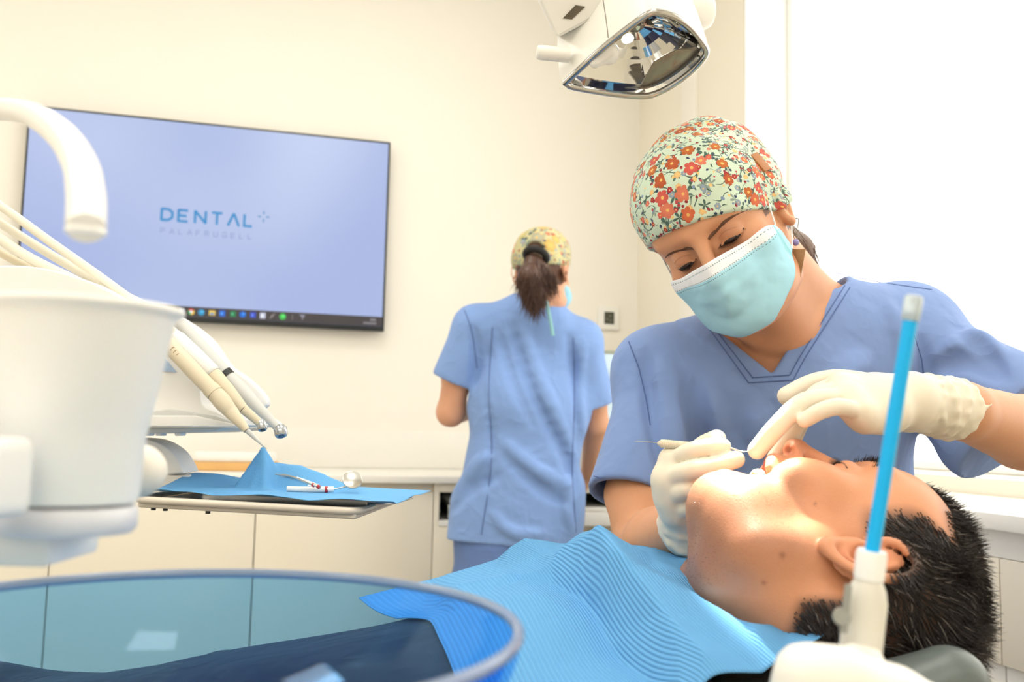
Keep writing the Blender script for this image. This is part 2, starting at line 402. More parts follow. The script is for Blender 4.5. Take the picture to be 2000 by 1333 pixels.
# open niche units behind the assistant
def niche_unit(a0, a1, zt, zb, label, drawer=None):
    t = thing('niche_cabinet', R((a0+a1)/2, CB+.26, 0), label, 'cabinet')
    rbox('side_panel', a0+.001, a0+.019, CB, WB-.015, .1, CZ-.001, m_cream, t, .001); rbox('side_panel', a1-.019, a1-.001, CB, WB-.015, .1, CZ-.001, m_cream, t, .001)
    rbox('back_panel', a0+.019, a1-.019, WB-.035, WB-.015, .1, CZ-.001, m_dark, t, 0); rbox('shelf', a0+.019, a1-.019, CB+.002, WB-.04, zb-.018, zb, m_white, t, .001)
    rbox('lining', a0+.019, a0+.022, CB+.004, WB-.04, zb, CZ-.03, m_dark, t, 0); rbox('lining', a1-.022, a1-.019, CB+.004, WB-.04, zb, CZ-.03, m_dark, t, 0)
    rbox('top_rail', a0+.019, a1-.019, CB, CB+.02, CZ-.03, CZ-.002, m_cream, t, .001)
    rbox('door', a0+.0018, a1-.0018, CB-.0005, CB+.018, .105, zb-.02, m_cream, t, .0015); rbox('plinth', a0+.001, a1-.001, CB+.06, CB+.075, 0, .1, m_gap, t, 0)
    return t
zb1 = on_b(870, 1018, CB)[1]
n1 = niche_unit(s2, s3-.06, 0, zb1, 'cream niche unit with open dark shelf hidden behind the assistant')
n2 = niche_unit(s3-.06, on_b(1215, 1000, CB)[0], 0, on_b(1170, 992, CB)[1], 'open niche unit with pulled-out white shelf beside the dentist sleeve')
a2, a3 = s3-.055, on_b(1207, 1000, CB)[0]
zs = on_b(1170, 1000, CB-.08)[1]
rbox('pull_out_shelf', a2, a3, CB-.12, CB+.45, zs-.045, zs, m_white, n2, .006)
a4 = on_b(1215, 1000, CB)[0]
cabinet(a4, WA-.03, 'narrow cream cabinet in the corner behind the dentist')
# appliance in the niche left of the assistant
ap = thing('sterilizer', R(on_b(876, 1000, CB)[0]+.05, CB+.2, zb1), 'small steel appliance inside the dark niche left of the assistant', 'appliance')
aa = on_b(873, 1000, CB+.06)[0]
rbox('housing', aa, aa+.2, CB+.05, CB+.3, zb1+.001, zb1+.05, m_steel, ap, .008); lathe('knob', [(.0, .012), (.012, .012), (.014, 0)], R(aa+.02, CB+.05, zb1+.03), -_n, m_white, ap, 16); rbox('lid', aa+.005, aa+.195, CB+.055, CB+.295, zb1+.05, zb1+.075, m_white, ap, .01)

# ---------------------------------------------------------------- things on the worktop
m_wood = mat('light_wood', (226, 178, 112), .5, var=.08, vscale=14, bump=.05, bscale=60)
ta0, tz = on_b(372, 915, CB+.2); ta1 = on_b(545, 915, CB+.2)[0]
tr = thing('wooden_tray', R((ta0+ta1)/2, CB+.28, TOP1), 'small wooden tray with white lid on the long worktop', 'tray')
rbox('rim', ta0, ta1, CB+.2, CB+.42, TOP1+.0005, TOP1+.030, m_wood, tr, .004); rbox('lid', ta0+.01, ta1-.01, CB+.21, CB+.41, TOP1+.030, TOP1+.062, m_white, tr, .008)
# monitor-like box right of the assistant
m_pale = mat('pale_blue_screen', (205, 226, 236), .4, emit=(205, 228, 240), estr=.35)
ba = on_b(1182, 740, WB-.25)
bx = thing('small_monitor', R(ba[0]+.1, WB-.22, TOP1), 'small monitor with pale blue screen between assistant and dentist', 'monitor')
zt = on_b(1200, 686, WB-.25)[1]
rbox('case', ba[0]-.12, ba[0]+.2, WB-.25, WB-.22, TOP1+.1, zt, m_white, bx, .006); rbox('screen', ba[0]-.11, ba[0]+.19, WB-.252, WB-.249, TOP1+.115, zt-.014, m_pale, bx, 0)
rbox('top_bezel', ba[0]-.12, ba[0]+.2, WB-.2525, WB-.22, zt-.013, zt+.001, mat('grey_green_bezel', (178, 186, 168), .5, var=.02), bx, .003)
rbox('neck', ba[0]+.0, ba[0]+.06, WB-.22, WB-.2, TOP1+.02, TOP1+.3, m_white, bx, .004); rbox('foot', ba[0]-.06, ba[0]+.13, WB-.3, WB-.12, TOP1+.001, TOP1+.022, m_white, bx, .006)
m_bluep = mat('blue_plastic', (70, 140, 205), .4, var=.03)
bp = P(1146, 930, 3.25); bp[2] = TOP1
jr = thing('lidded_jar', bp, 'white jar with blue rim on the worktop by the assistant hand', 'jar')
lathe('body', [(.03, 0.001), (.034, .006), (.036, .10), (.034, .115)], bp, (0, 0, 1), m_white, jr, 28); lathe('rim', [(.037, .115), (.038, .118), (.038, .132), (.036, .136), (.0, .136)], bp, (0, 0, 1), m_bluep, jr, 28)
# thermostat / switch plate on the back wall
sa, sz = on_b(1187, 622, WB)
sp = thing('wall_thermostat', R(sa, WB-.006, sz-.05), 'white square wall thermostat with dark display right of the assistant', 'thermostat')
hw = .047
bm_ = prism('plate', round_rect(hw, hw*1.05, .008), R(sa, WB, sz), np.array([_w, [0, 0, 1], -_n]), .012, m_white, sp, .002)
m_disp = mat('dark_display', (70, 72, 60), .3, var=.25, vscale=90)
prism('display', round_rect(.022, .026, .003), R(sa+.002, WB-.012, sz), np.array([_w, [0, 0, 1], -_n]), .002, m_disp, sp, .0006)
for dx, dz in ((-.008, -.006), (.006, .008), (.008, -.01)): prism('key', round_rect(.004, .004, .001), R(sa+dx, WB-.014, sz+dz), np.array([_w, [0, 0, 1], -_n]), .001, mat('key_grey', (118, 120, 108), .4), sp)

# ---------------------------------------------------------------- cabinet along the window wall
RA = 1.2
RZ = on_a(1950, 1004, RA-.015)[1]
rw = rbox('window_worktop', RA-.015, WA-.002, -.9, 2.5, RZ-.028, RZ, m_top, None, .004); tag(rw, 'white worktop under the window behind the patient head', 'worktop')
bs = [-.9, -.35, .2, .75, 1.3, 1.85, 2.5]
zsq = [RZ-.05, on_a(1960, 1150, RA)[1], on_a(1960, 1275, RA)[1], on_a(1960, 1420, RA)[1], .1]
names = ['in the corner behind the camera', 'beside the camera', 'nearest to the headrest', 'right of the patient hair', 'behind the dentist elbow', 'at the far end behind the dentist']
for i in range(6):
    b0, b1 = bs[i], bs[i+1]
    t = thing('drawer_cabinet', R((RA+WA)/2, (b0+b1)/2, 0), 'cream drawer cabinet under the window worktop, '+names[i], 'cabinet', 'drawer cabinets under the window')
    rbox('body', RA+.02, WA-.004, b0+.001, b1-.001, .09, RZ-.029, m_cream, t, .001); rbox('plinth', RA+.05, RA+.07, b0+.001, b1-.001, 0, .09, m_gap, t, 0)
    z1 = RZ-.075
    hs = (RZ-.075-.1-.105)/4
    for k in range(4):
        z0 = z1-hs
        d = rbox('drawer', RA, RA+.019, b0+.0015, b1-.0015, z0, z1, m_cream, t, .0015)
        rbox('grip_channel', RA+.008, RA+.019, b0+.0015, b1-.0015, z0-.035, z0-.0005, m_white, d, .001)
        z1 = z0-.035
rbox('grip_channel', RA+.006, RA+.02, -.9, 2.5, RZ-.074, RZ-.0285, m_white, rw, .001)

# ---------------------------------------------------------------- television
m_tvcase = mat('tv_case', (44, 46, 46), .35, var=.05)
m_screen = mat('tv_screen', (20, 22, 30), .25, emit=(170, 190, 236), estr=.92)
t = NT(m_screen); b = m_screen.node_tree.nodes['Principled BSDF']
g = t.noise(t.coord(), 1.1, 1); t.l.new(t.mix(t.ss(g.outputs[0], .3, .72), lin((166, 182, 228)), lin((192, 206, 238))), b.inputs['Emission Color'])
TVB = WB-.055
(a_l, z_tl), (a_r, z_tr), (_, z_br), (_, z_bl) = on_b(56, 201, TVB), on_b(763.5, 281, TVB), on_b(749.5, 648, TVB), on_b(36, 614, TVB)
a_r = (a_r+on_b(749.5, 648, TVB)[0])/2; zt = (z_tl+z_tr)/2; zb = z_br; al = a_l
tv = thing('television', R((al+a_r)/2, TVB, zb), 'large flat television with lavender screen mounted on the back wall', 'television')
rbox('case', al, a_r, TVB, TVB+.03, zb, zt, m_tvcase, tv, .003); rbox('wall_bracket', (al+a_r)/2-.25, (al+a_r)/2+.25, TVB+.03, WB, zb+.2, zt-.2, m_tvcase, tv, .004)
sx0, sx1, sz0, sz1 = al+.009, a_r-.009, zb+.018, zt-.009
scr = rbox('screen', sx0, sx1, TVB-.002, TVB+.001, sz0, sz1, m_screen, tv, 0)
TAX = np.array([_w, [0, 0, 1], -_n])
def flat(name, col, e=1.0): return mat(name, (12, 12, 14), .4, emit=col, estr=e)
def quad(name, x, z, w, h, m, parent=scr, lay=1, poly=None):
    poly = poly or [(-w/2, -h/2), (w/2, -h/2), (w/2, h/2), (-w/2, h/2)]
    return prism(name, poly, R(x, TVB-.002-.0012*(lay-1), z), TAX, .0012, m, parent)
barh = on_b(749, 620, TVB)[1]-sz0
m_bar = flat('taskbar', (66, 60, 62), .9)
bar = quad('taskbar', (sx0+sx1)/2, sz0+barh/2, sx1-sx0, barh, m_bar)
m_logo = flat('logo_blue', (58, 140, 198)); m_logo2 = flat('logo_grey', (150, 164, 206)); m_star = flat('logo_star', (98, 148, 190))
def tvpix(px, py): return on_b(px, py, TVB)
def stroke(name, pts, w, m, lay=1):
    """letter built from straight strokes, one mesh"""
    bm = bmesh.new()
    for (x0, z0), (x1, z1) in pts:
        d = unit([x1-x0, z1-z0]); nn = np.array([-d[1], d[0]])*w/2; e = d*w/2*0
        vs = [(np.array([x0, z0])-e-nn), (np.array([x1, z1])+e-nn), (np.array([x1, z1])+e+nn), (np.array([x0, z0])-e+nn)]
        lo = [bm.verts.new(R(q[0], TVB-.002, q[1])) for q in vs]; hi = [bm.verts.new(R(q[0], TVB-.0035, q[1])) for q in vs]
        bm.faces.new(lo); bm.faces.new(hi[::-1])
        for k in range(4): bm.faces.new((lo[k], lo[(k+1) % 4], hi[(k+1) % 4], hi[k]))
    return bm_put(name, bm, m, scr)
Lx0, Lz0 = tvpix(315, 432); Lx1 = tvpix(492, 444)[0]; lh = tvpix(315, 407)[1]-Lz0; Lz0 = (Lz0+tvpix(492, 444)[1])/2
glyph = {'D': [((0, 0), (0, 1)), ((0, .93), (.45, .93)), ((.45, .95), (.8, .7)), ((.78, .75), (.78, .25)), ((.8, .3), (.45, .05)), ((.45, .07), (0, .07))],
 'E': [((0, 0), (0, 1)), ((0, .93), (.7, .93)), ((0, .5), (.6, .5)), ((0, .07), (.7, .07))], 'N': [((0, 0), (0, 1)), ((.0, .95), (.78, .05)), ((.78, 0), (.78, 1))],
 'T': [((0, .93), (.8, .93)), ((.4, .93), (.4, 0))], 'V': [((0, 0), (.42, 1)), ((.42, 1), (.84, 0))], 'L': [((0, 0), (0, 1)), ((0, .07), (.6, .07))],
 'P': [((0, 0), (0, 1)), ((0, .93), (.6, .93)), ((.6, .97), (.6, .45)), ((.6, .48), (0, .48))], 'A': [((0, 0), (.42, 1)), ((.42, 1), (.84, 0)), ((.2, .35), (.64, .35))],
 'F': [((0, 0), (0, 1)), ((0, .93), (.65, .93)), ((0, .5), (.55, .5))], 'R': [((0, 0), (0, 1)), ((0, .93), (.6, .93)), ((.6, .97), (.6, .45)), ((.6, .48), (0, .48)), ((.3, .48), (.68, 0))],
 'U': [((0, 1), (0, .05)), ((0, .07), (.7, .07)), ((.7, .05), (.7, 1))], 'G': [((.75, .8), (.6, .93)), ((.65, .93), (.15, .93)), ((.05, .93), (.05, .07)), ((.05, .07), (.75, .07)), ((.72, .07), (.72, .45)), ((.75, .45), (.4, .45))]}
def word(txt, x0, x1, z0, h, w, m):
    n = len(txt); lw = h*.8; step = (x1-x0-lw*.75)/(n-1)
    for i, ch in enumerate(txt): stroke('letter', [((x0+i*step+p[0]*h, z0+p[1]*h), (x0+i*step+q[0]*h, z0+q[1]*h)) for p, q in glyph[ch]], w, m)
word('DENTVL', Lx0, Lx1, Lz0, lh, lh*.2, m_logo)
pz0 = Lz0-lh*.98
word('PALAFRUGELL', Lx0, Lx1, pz0, lh*.42, lh*.08, m_logo2)
stx, stz = tvpix(515, 424)
for k in range(4):
    a = math.pi/2*k; c, s_ = math.cos(a), math.sin(a); pp = [(.28, 0), (.55, .16), (1.0, 0), (.55, -.16)]; q = lh*.52
    quad('star_ray', stx, stz, 0, 0, m_star, poly=[(q*(x*c-y*s_), q*(x*s_+y*c)) for x, y in pp])
ico = [(354, 'sq', (196, 198, 210)), (373, 'chrome', None), (393, 'ci', (40, 150, 200)), (414, 'fold', (240, 205, 90)), (434, 'sq', (30, 110, 220)), (455, 'sq', (30, 130, 80)), (474, 'ci', (20, 110, 215)), (494, 'sq', (50, 80, 200)), (513, 'sq', (205, 212, 235)), (532, 'rocket', (150, 140, 140)), (552, 'ci', (60, 200, 80)), (571, 'bar', (130, 125, 125)), (590, 'chev', (150, 150, 165))]
zi = sz0+barh*.5; rr = barh*.30
def disc(r, n=20, a0=0, a1=2*math.pi): return [(r*math.cos(a0+(a1-a0)*k/n), r*math.sin(a0+(a1-a0)*k/n)) for k in range(n+(0 if abs(a1-a0-2*math.pi) < 1e-6 else 1))]
for px, kd, c in ico:
    x = tvpix(px, 618)[0]
    if kd == 'sq': i = quad('taskbar_icon', x, zi, rr*1.8, rr*1.9, flat('icon', c, .9), bar, 2); quad('icon_mark', x-rr*.2, zi, rr*.7, rr*.8, flat('icon_mark', tuple(min(255, q+60) for q in c), .9), i, 3)
    elif kd == 'ci': i = quad('taskbar_icon', x, zi, 0, 0, flat('icon', c, .9), bar, 2, disc(rr*1.05)); quad('icon_mark', x+rr*.2, zi+rr*.2, 0, 0, flat('icon_mark', tuple(min(255, q+50) for q in c), .9), i, 3, disc(rr*.45))
    elif kd == 'chrome':
        i = quad('taskbar_icon', x, zi, 0, 0, flat('icon', (225, 70, 60), .9), bar, 2, disc(rr*1.05))
        quad('icon_mark', x, zi, 0, 0, flat('icon_mark', (245, 205, 70), .9), i, 3, [(0, 0)]+disc(rr*1.05, 10, -math.pi/2, math.pi/6)); quad('icon_mark', x, zi, 0, 0, flat('icon_mark', (60, 160, 90), .9), i, 3, [(0, 0)]+disc(rr*1.05, 10, math.pi*5/6, math.pi*1.5)); quad('icon_mark', x, zi, 0, 0, flat('icon_mark', (235, 240, 250), .9), i, 4, disc(rr*.5))
    elif kd == 'fold': i = quad('taskbar_icon', x, zi, rr*2, rr*1.6, flat('icon', c, .9), bar, 2); quad('icon_mark', x, zi-rr*.3, rr*1.2, rr*.6, flat('icon_mark', (90, 150, 220), .9), i, 3)
    elif kd == 'rocket': quad('taskbar_icon', x, zi, 0, 0, flat('icon', c, .8), bar, 2, [(-rr, -rr), (0, -rr*.4), (rr, rr), (-.3*rr, rr*.4)])
    elif kd == 'bar':
        for dz in (-.6, 0, .6): quad('taskbar_icon', x, zi+dz*rr, rr*.4, rr*.4, flat('icon', c, .8), bar, 2)
    else: quad('taskbar_icon', x, zi, 0, 0, flat('icon', c, .8), bar, 2, [(-rr, rr), (rr, rr), (0, -rr), (0, 0)])
cx = tvpix(722, 634)[0]
quad('clock_text', cx+.012, sz0+barh*.66, .022, .008, flat('clock', (150, 146, 150), .8), bar, 2); quad('clock_text', cx, sz0+barh*.3, .05, .008, flat('clock', (140, 136, 142), .8), bar, 2)
# ================================================================== PEOPLE: shared builders
def hit(g, px, py, d0, d1, n=260):
    d = np.linspace(d0, d1, n); p = np.array([P(px, py, q) for q in d]); s = g.at(p); i = np.argmax(s < 0)
    if not (s < 0).any(): return None
    if i == 0: return p[0]
    t = s[i-1]/(s[i-1]-s[i]) if s[i-1] < .4 else 1.0
    return p[i-1]+(p[i]-p[i-1])*t
def hits(g, pts, d0, d1, lift=.0, n=8, straight=False):
    out = []; pp = np.array(pts, float)
    for q in (crom(pp, n) if not straight else np.vstack([pp[i]+(pp[i+1]-pp[i])*t for i in range(len(pp)-1) for t in np.linspace(0, 1, n, endpoint=False)]+[pp[-1]])):
        h = hit(g, q[0], q[1], d0, d1)
        if h is not None: out.append(h+lift*unit(CAM-h))
    return np.array(out)
def grad(g, p, e=.003):
    G = np.stack([g.at(p+np.eye(3)[i]*e)-g.at(p-np.eye(3)[i]*e) for i in range(3)], -1); return G/(np.linalg.norm(G, axis=-1, keepdims=True)+1e-9)
class Frame:
    """head frame: x = the head's left, y = backwards, z = up; metres"""
    def __init__(s, o, fwd, left):
        F = unit(fwd); L = np.asarray(left, float); L = unit(L-F*(L@F)); U = np.cross(F, L); s.o = np.asarray(o); s.M = np.array([L, -F, U])
    def __call__(s, *p): p = np.asarray(p[0] if len(p) == 1 else p, float); return s.o + p @ s.M
    def loc(s, w): return (np.asarray(w)-s.o) @ s.M.T
def head(g, T, jaw=0.0, mouth=0.0, male=True, low=False):
    M = T.M; a = math.radians(jaw); H = np.array([0, .008, -.035])
    def J(p): q = np.asarray(p, float)-H; return H+np.array([q[0], q[1]*math.cos(a)-q[2]*math.sin(a), q[2]*math.cos(a)+q[1]*math.sin(a)]) if a else np.asarray(p, float)
    E = lambda c, r, k=.012, mode='add': g.ell(T(c), r, M, k, mode)
    C = lambda p, q, r1, r2, k=.012, mode='add': g.cone(T(p), T(q), r1, r2, k, mode)
    if low: E((0, .010, .031), (.072, .088, .064), 0); E((0, -.028, .034), (.064, .060, .046), .03)
    else: E((0, .014, .042), (.075, .096, .077), 0); E((0, -.026, .045), (.066, .064, .052), .03); E((0, .03, .0), (.066, .07, .06), .03)
    E((0, -.026, -.025), (.062, .06, .07), .03)
    for s in (1, -1):
        fw = 1.0 if male else .88; pts = [J((s*.058*fw, .004, -.045)), J((s*.051*fw, -.012, -.086)), J((s*.022*fw, -.066, (-.094 if mouth > 0 else -.106) if male else -.103))]; rj = (.016, .017, .016) if male else (.014, .014, .014)
        g.chain([T(p) for p in pts], rj, .022)
        E((s*.043, -.056, -.030), (.021, .020, .019), .022); E(J((s*.032, -.05, -.07)), (.025, .027, .03), .025)
        C((s*.010, -.089, .021), (s*.046, -.070, .024), .0085 if male else .006, .008, .014)
    E(J((0, -.079, (-.092 if mouth > 0 else -.103) if male else -.100)), (.021, .017, .016), .014); E(J((0, -.035, -.085)), (.046, .05, .028), .03); E(J((0, -.07, -.085)), (.03, .024, .024), .02)
    E((0, -.083, -.055 if mouth <= 0 else -.050), (.03, .02, .022 if mouth <= 0 else .015), .02)
    for s in (1, -1):
        E((s*.031, -.097, -.002), (.017, .014, .0115), .014, 'sub'); E((s*.031, -.0735, -.002), (.0150, .0145, .0135), .004)
        C((s*.018, -.0865, -.0085), (s*.044, -.079, -.0075), .0016, .0016, .003)
    C((0, -.088, .012), (0, -.110, -.030), .0075, .0095, .012); E((0, -.112, -.035), (.0115, .0105, .0100), .007)
    for s in (1, -1): E((s*.0125, -.100, -.040), (.0085, .011, .0085), .006)
    for s in (1, -1): E((s*.0078, -.1075, -.0485), (.0050, .0072, .0085), .002, 'sub')
    # lips
    o = 1.0 if mouth > 0 else 0.0
    up = [(-.025, -.083, -.0685+.002*o), (-.013, -.094, -.066+.007*o), (0, -.097-.002*o, -.0655+.009*o), (.013, -.094, -.066+.007*o), (.025, -.083, -.0685+.002*o)]
    lo = [J((-.024, -.081, -.072)), J((-.012, -.091, -.0765)), J((0, -.0945, -.078)), J((.012, -.091, -.0765)), J((.024, -.081, -.072))]
    if mouth > 0:
        E((0, -.092, (up[2][2]+lo[2][2])/2), (.024, .048, abs(up[2][2]-lo[2][2])/2*.9), .006, 'sub')
        for s in (1, -1):
            g.chain([T(p) for p in ((s*.017, -.103, -.043), (s*.030, -.088, -.056), (s*.036, -.077, -.075), (s*.035, -.072, -.092))], (.002, .0036, .004, .002), .010, 'sub'); E((s*.043, -.064, -.048), (.019, .017, .018), .015)
    g.chain([T(p) for p in up], (.0035, .0052, .0055, .0052, .0035), .006); g.chain([T(p) for p in lo], (.0035, .0056, .006, .0056, .0035), .006)
    if mouth <= 0: C((-.022, -.094, -.0715), (.022, -.094, -.0715), .0018, .0018, .003, 'sub')
    return J
def ear(g, T, s, sc=1.0, flare=.42):
    """outer ear on side s"""
    O = np.array([s*.0735, .016, -.014]); M = T.M
    def e(x, y, z): return T(O+np.array([s*(x+flare*(y+.012)), y, z])*sc)
    hx = [(.003, -.007, .003), (.005, -.0125, .012), (.006, -.011, .023), (.005, -.001, .0305), (.004, .011, .029), (.003, .018, .018), (.003, .0185, .003), (.002, .014, -.010), (.003, .004, -.022), (.004, -.006, -.027), (.004, -.011, -.021)]
    g.ell(e(-.004, .004, .002), (.0045*sc, .014*sc, .026*sc), M, .004)
    q = crom(np.array(hx), 3); r = np.interp(np.linspace(0, 1, len(q)), [0, .3, .6, .8, .92, 1], [.0026, .0034, .0032, .0032, .0055, .0042])*sc
    g.chain([e(*p) for p in q], r, .0028)
    g.chain([e(-.001, .006, .019), e(.0, .010, .006), e(.0, .008, -.006), e(.001, .0, -.014)], [.003*sc]*4, .003)
    g.ell(e(.002, -.001, -.002), (.007*sc, .0075*sc, .0105*sc), M, .003, 'sub')
    g.ell(e(.002, -.010, -.003), (.0035*sc, .003*sc, .0055*sc), M, .003); g.ell(e(.0, -.008, -.010), (.006*sc, .008*sc, .012*sc), M, .006)
    g.ell(e(.004, -.0045, -.003), (.0055*sc, .0030*sc, .0045*sc), M, .002, 'sub')
def skin_mat(name, rough=.5, sss=.12, bump=.25, bs=900):
    m = mat(name, (220, 160, 120), rough, sss=sss, spec=.4); t = NT(m); b = m.node_tree.nodes['Principled BSDF']; oc = t.coord()
    base = t.attr('albedo'); n1 = t.noise(oc, 55, 4, .6); n2 = t.noise(oc, 380, 2)
    c = t.mix(t.math('MULTIPLY', n1.outputs[0], .35), base, t.mix(1.0, base, (.90, .70, .62, 1), 'MULTIPLY')); c = t.mix(t.math('MULTIPLY', n2.outputs[0], .14), c, t.mix(1.0, c, (.7, .58, .5, 1), 'MULTIPLY'))
    t.l.new(c, b.inputs['Base Color'])
    nb = t.noise(oc, bs, 3); bn = t.new('ShaderNodeBump'); bn.inputs['Strength'].default_value = bump; bn.inputs['Distance'].default_value = .0006; t.l.new(nb.outputs[0], bn.inputs['Height']); t.l.new(bn.outputs[0], b.inputs['Normal'])
    return m
def cloth_mat(name, col, rough=.85, wr=.5, ws=16, weave=.15, var=.05):
    m = mat(name, col, rough, spec=.2, sheen=.15); t = NT(m); b = m.node_tree.nodes['Principled BSDF']; oc = t.coord(); c = lin(col)
    nz = t.noise(oc, 7, 3); t.l.new(t.mix(nz.outputs[0], tuple(x*(1-var) for x in c[:3])+(1,), tuple(x*(1+var) for x in c[:3])+(1,)), b.inputs['Base Color'])
    n0 = t.noise(oc, 5, 2); wv = t.vmath('ADD', oc, t.vmath('SCALE', n0.outputs['Color'], .12))
    n1 = t.noise(wv, ws, 2.5, .55); n2 = t.noise(oc, 1500, 1)
    h = t.math('ADD', t.math('MULTIPLY', t.math('ABSOLUTE', t.math('SUBTRACT', n1.outputs[0], .5)), -wr), t.math('MULTIPLY', n2.outputs[0], weave*.05))
    bn = t.new('ShaderNodeBump'); bn.inputs['Strength'].default_value = 1.0; bn.inputs['Distance'].default_value = .02; t.l.new(h, bn.inputs['Height']); t.l.new(bn.outputs[0], b.inputs['Normal'])
    return m
def flower_mat(name, ground, cols, scale, leaf, density=.75, seed=0.0):
    """printed cotton: flowers, sprigs and leaves on a plain ground, laid out in UV space (metres)"""
    m = mat(name, ground, .8, spec=.2, sheen=.1); t = NT(m); b = m.node_tree.nodes['Principled BSDF']
    uv = t.new('ShaderNodeUVMap').outputs[0]; uv = t.vmath('ADD', uv, (seed, seed*1.7, 0)); col = lin(ground)
    nw = t.noise(uv, 60, 2); uvd = t.vmath('ADD', uv, t.vmath('SCALE', t.vmath('SUBTRACT', nw.outputs['Color'], (.5, .5, .5)), .006))
    # stems: thin contour lines of a smooth noise
    for k, (sc, w) in enumerate(((30, .012), (43, .010))):
        n = t.noise(t.vmath('ADD', uv, (3.1*k, 1.3, 0)), sc, 0); gate = t.noise(t.vmath('ADD', uv, (9.0, 2.3*k, 0)), 70, 0)
        f = t.math('MULTIPLY', t.math('LESS_THAN', t.math('ABSOLUTE', t.math('SUBTRACT', n.outputs[0], .5)), w), t.math('GREATER_THAN', gate.outputs[0], .47))
        col = t.mix(f, col, lin(leaf))
    def layer(col, sc, R0, kind, pal, dens, off):
        v = t.new('ShaderNodeTexVoronoi', voronoi_dimensions='2D', feature='F1'); p = t.vmath('ADD', uvd, (off, off*.7, 0)); t.set(v.inputs['Vector'], p); v.inputs['Scale'].default_value = sc; v.inputs['Randomness'].default_value = .85
        lv = t.vmath('SCALE', t.vmath('SUBTRACT', p, v.outputs['Position']), sc); sx = t.new('ShaderNodeSeparateXYZ'); t.l.new(lv, sx.inputs[0]); x, y = sx.outputs[0], sx.outputs[1]
        sc_ = t.new('ShaderNodeSeparateColor'); t.l.new(v.outputs['Color'], sc_.inputs[0]); r1, r2, r3 = sc_.outputs[0], sc_.outputs[1], sc_.outputs[2]
        r = t.math('SQRT', t.math('ADD', t.math('MULTIPLY', x, x), t.math('MULTIPLY', y, y))); an = t.math('ADD', t.math('ARCTAN2', y, x), t.math('MULTIPLY', r2, 6.28))
        on = t.math('LESS_THAN', r3, dens); size = t.math('ADD', .7, t.math('MULTIPLY', r1, .5))
        if kind == 'flower': rad = t.math('MULTIPLY', t.math('ADD', .66, t.math('MULTIPLY', t.math('POWER', t.math('ABSOLUTE', t.math('COSINE', t.math('MULTIPLY', an, 3.0))), .5), .34)), t.math('MULTIPLY', size, R0))
        elif kind == 'leaf': rad = t.math('MULTIPLY', t.math('POWER', t.math('ABSOLUTE', t.math('COSINE', an)), 2.2), t.math('MULTIPLY', size, R0))
        elif kind == 'sprig': rad = t.math('MULTIPLY', t.math('POWER', t.math('ABSOLUTE', t.math('COSINE', t.math('MULTIPLY', an, 2.5))), 1.6), t.math('MULTIPLY', size, R0))
        else: rad = t.math('MULTIPLY', size, R0)
        f = t.math('MULTIPLY', t.math('LESS_THAN', r, rad), on)
        rp = t.new('ShaderNodeValToRGB'); rp.color_ramp.interpolation = 'CONSTANT'; els = rp.color_ramp.elements
        while len(els) < len(pal): els.new(.5)
        for i, c in enumerate(pal): els[i].position = i/len(pal); els[i].color = lin(c)
        t.l.new(t.math('FRACT', t.math('MULTIPLY', r1, 7.3)), rp.inputs[0])
        shade_ = t.mix(t.math('MULTIPLY', t.math('DIVIDE', r, R0), .45), rp.outputs[0], t.mix(1.0, rp.outputs[0], (.62, .45, .4, 1), 'MULTIPLY'))
        col = t.mix(f, col, shade_ if kind == 'flower' else rp.outputs[0])
        if kind == 'flower': col = t.mix(t.math('MULTIPLY', t.math('LESS_THAN', r, t.math('MULTIPLY', R0, .22)), on), col, lin((235, 190, 110)))
        return col
    col = layer(col, scale*1.25, .46, 'sprig', [leaf, (92, 120, 108), leaf, (140, 158, 146)], .5, .31)
    col = layer(col, scale*1.6, .42, 'leaf', [leaf, (70, 92, 94)], .32, .77)
    col = layer(col, scale*3.6, .30, 'dot', [(150, 52, 60), (190, 80, 86), (60, 70, 96), (236, 200, 130), (130, 150, 176)], .32, .53)
    col = layer(col, scale*2.0, .34, 'flower', [(240, 205, 140), (150, 172, 190), (226, 110, 96), (178, 60, 66)], .36, .19)
    col = layer(col, scale, .40, 'flower', cols, density, .11)
    t.l.new(col, b.inputs['Base Color'])
    nb = t.noise(t.coord(), 22, 2); bn = t.new('ShaderNodeBump'); bn.inputs['Strength'].default_value = .5; bn.inputs['Distance'].default_value = .006; t.l.new(nb.outputs[0], bn.inputs['Height']); t.l.new(bn.outputs[0], b.inputs['Normal'])
    return m
def azim_uv(loc, axis, xd):
    """low-distortion UV (metres): azimuthal equidistant about `axis` as seen from the frame origin"""
    A = axes_from(axis, xd); r = np.linalg.norm(loc, axis=1); d = loc/r[:, None]; c = np.clip(d@A[2], -1, 1); th = np.arccos(c); x, y = d@A[0], d@A[1]; n = np.sqrt(x*x+y*y)+1e-9
    return np.stack([.1*th*x/n, .1*th*y/n], 1)
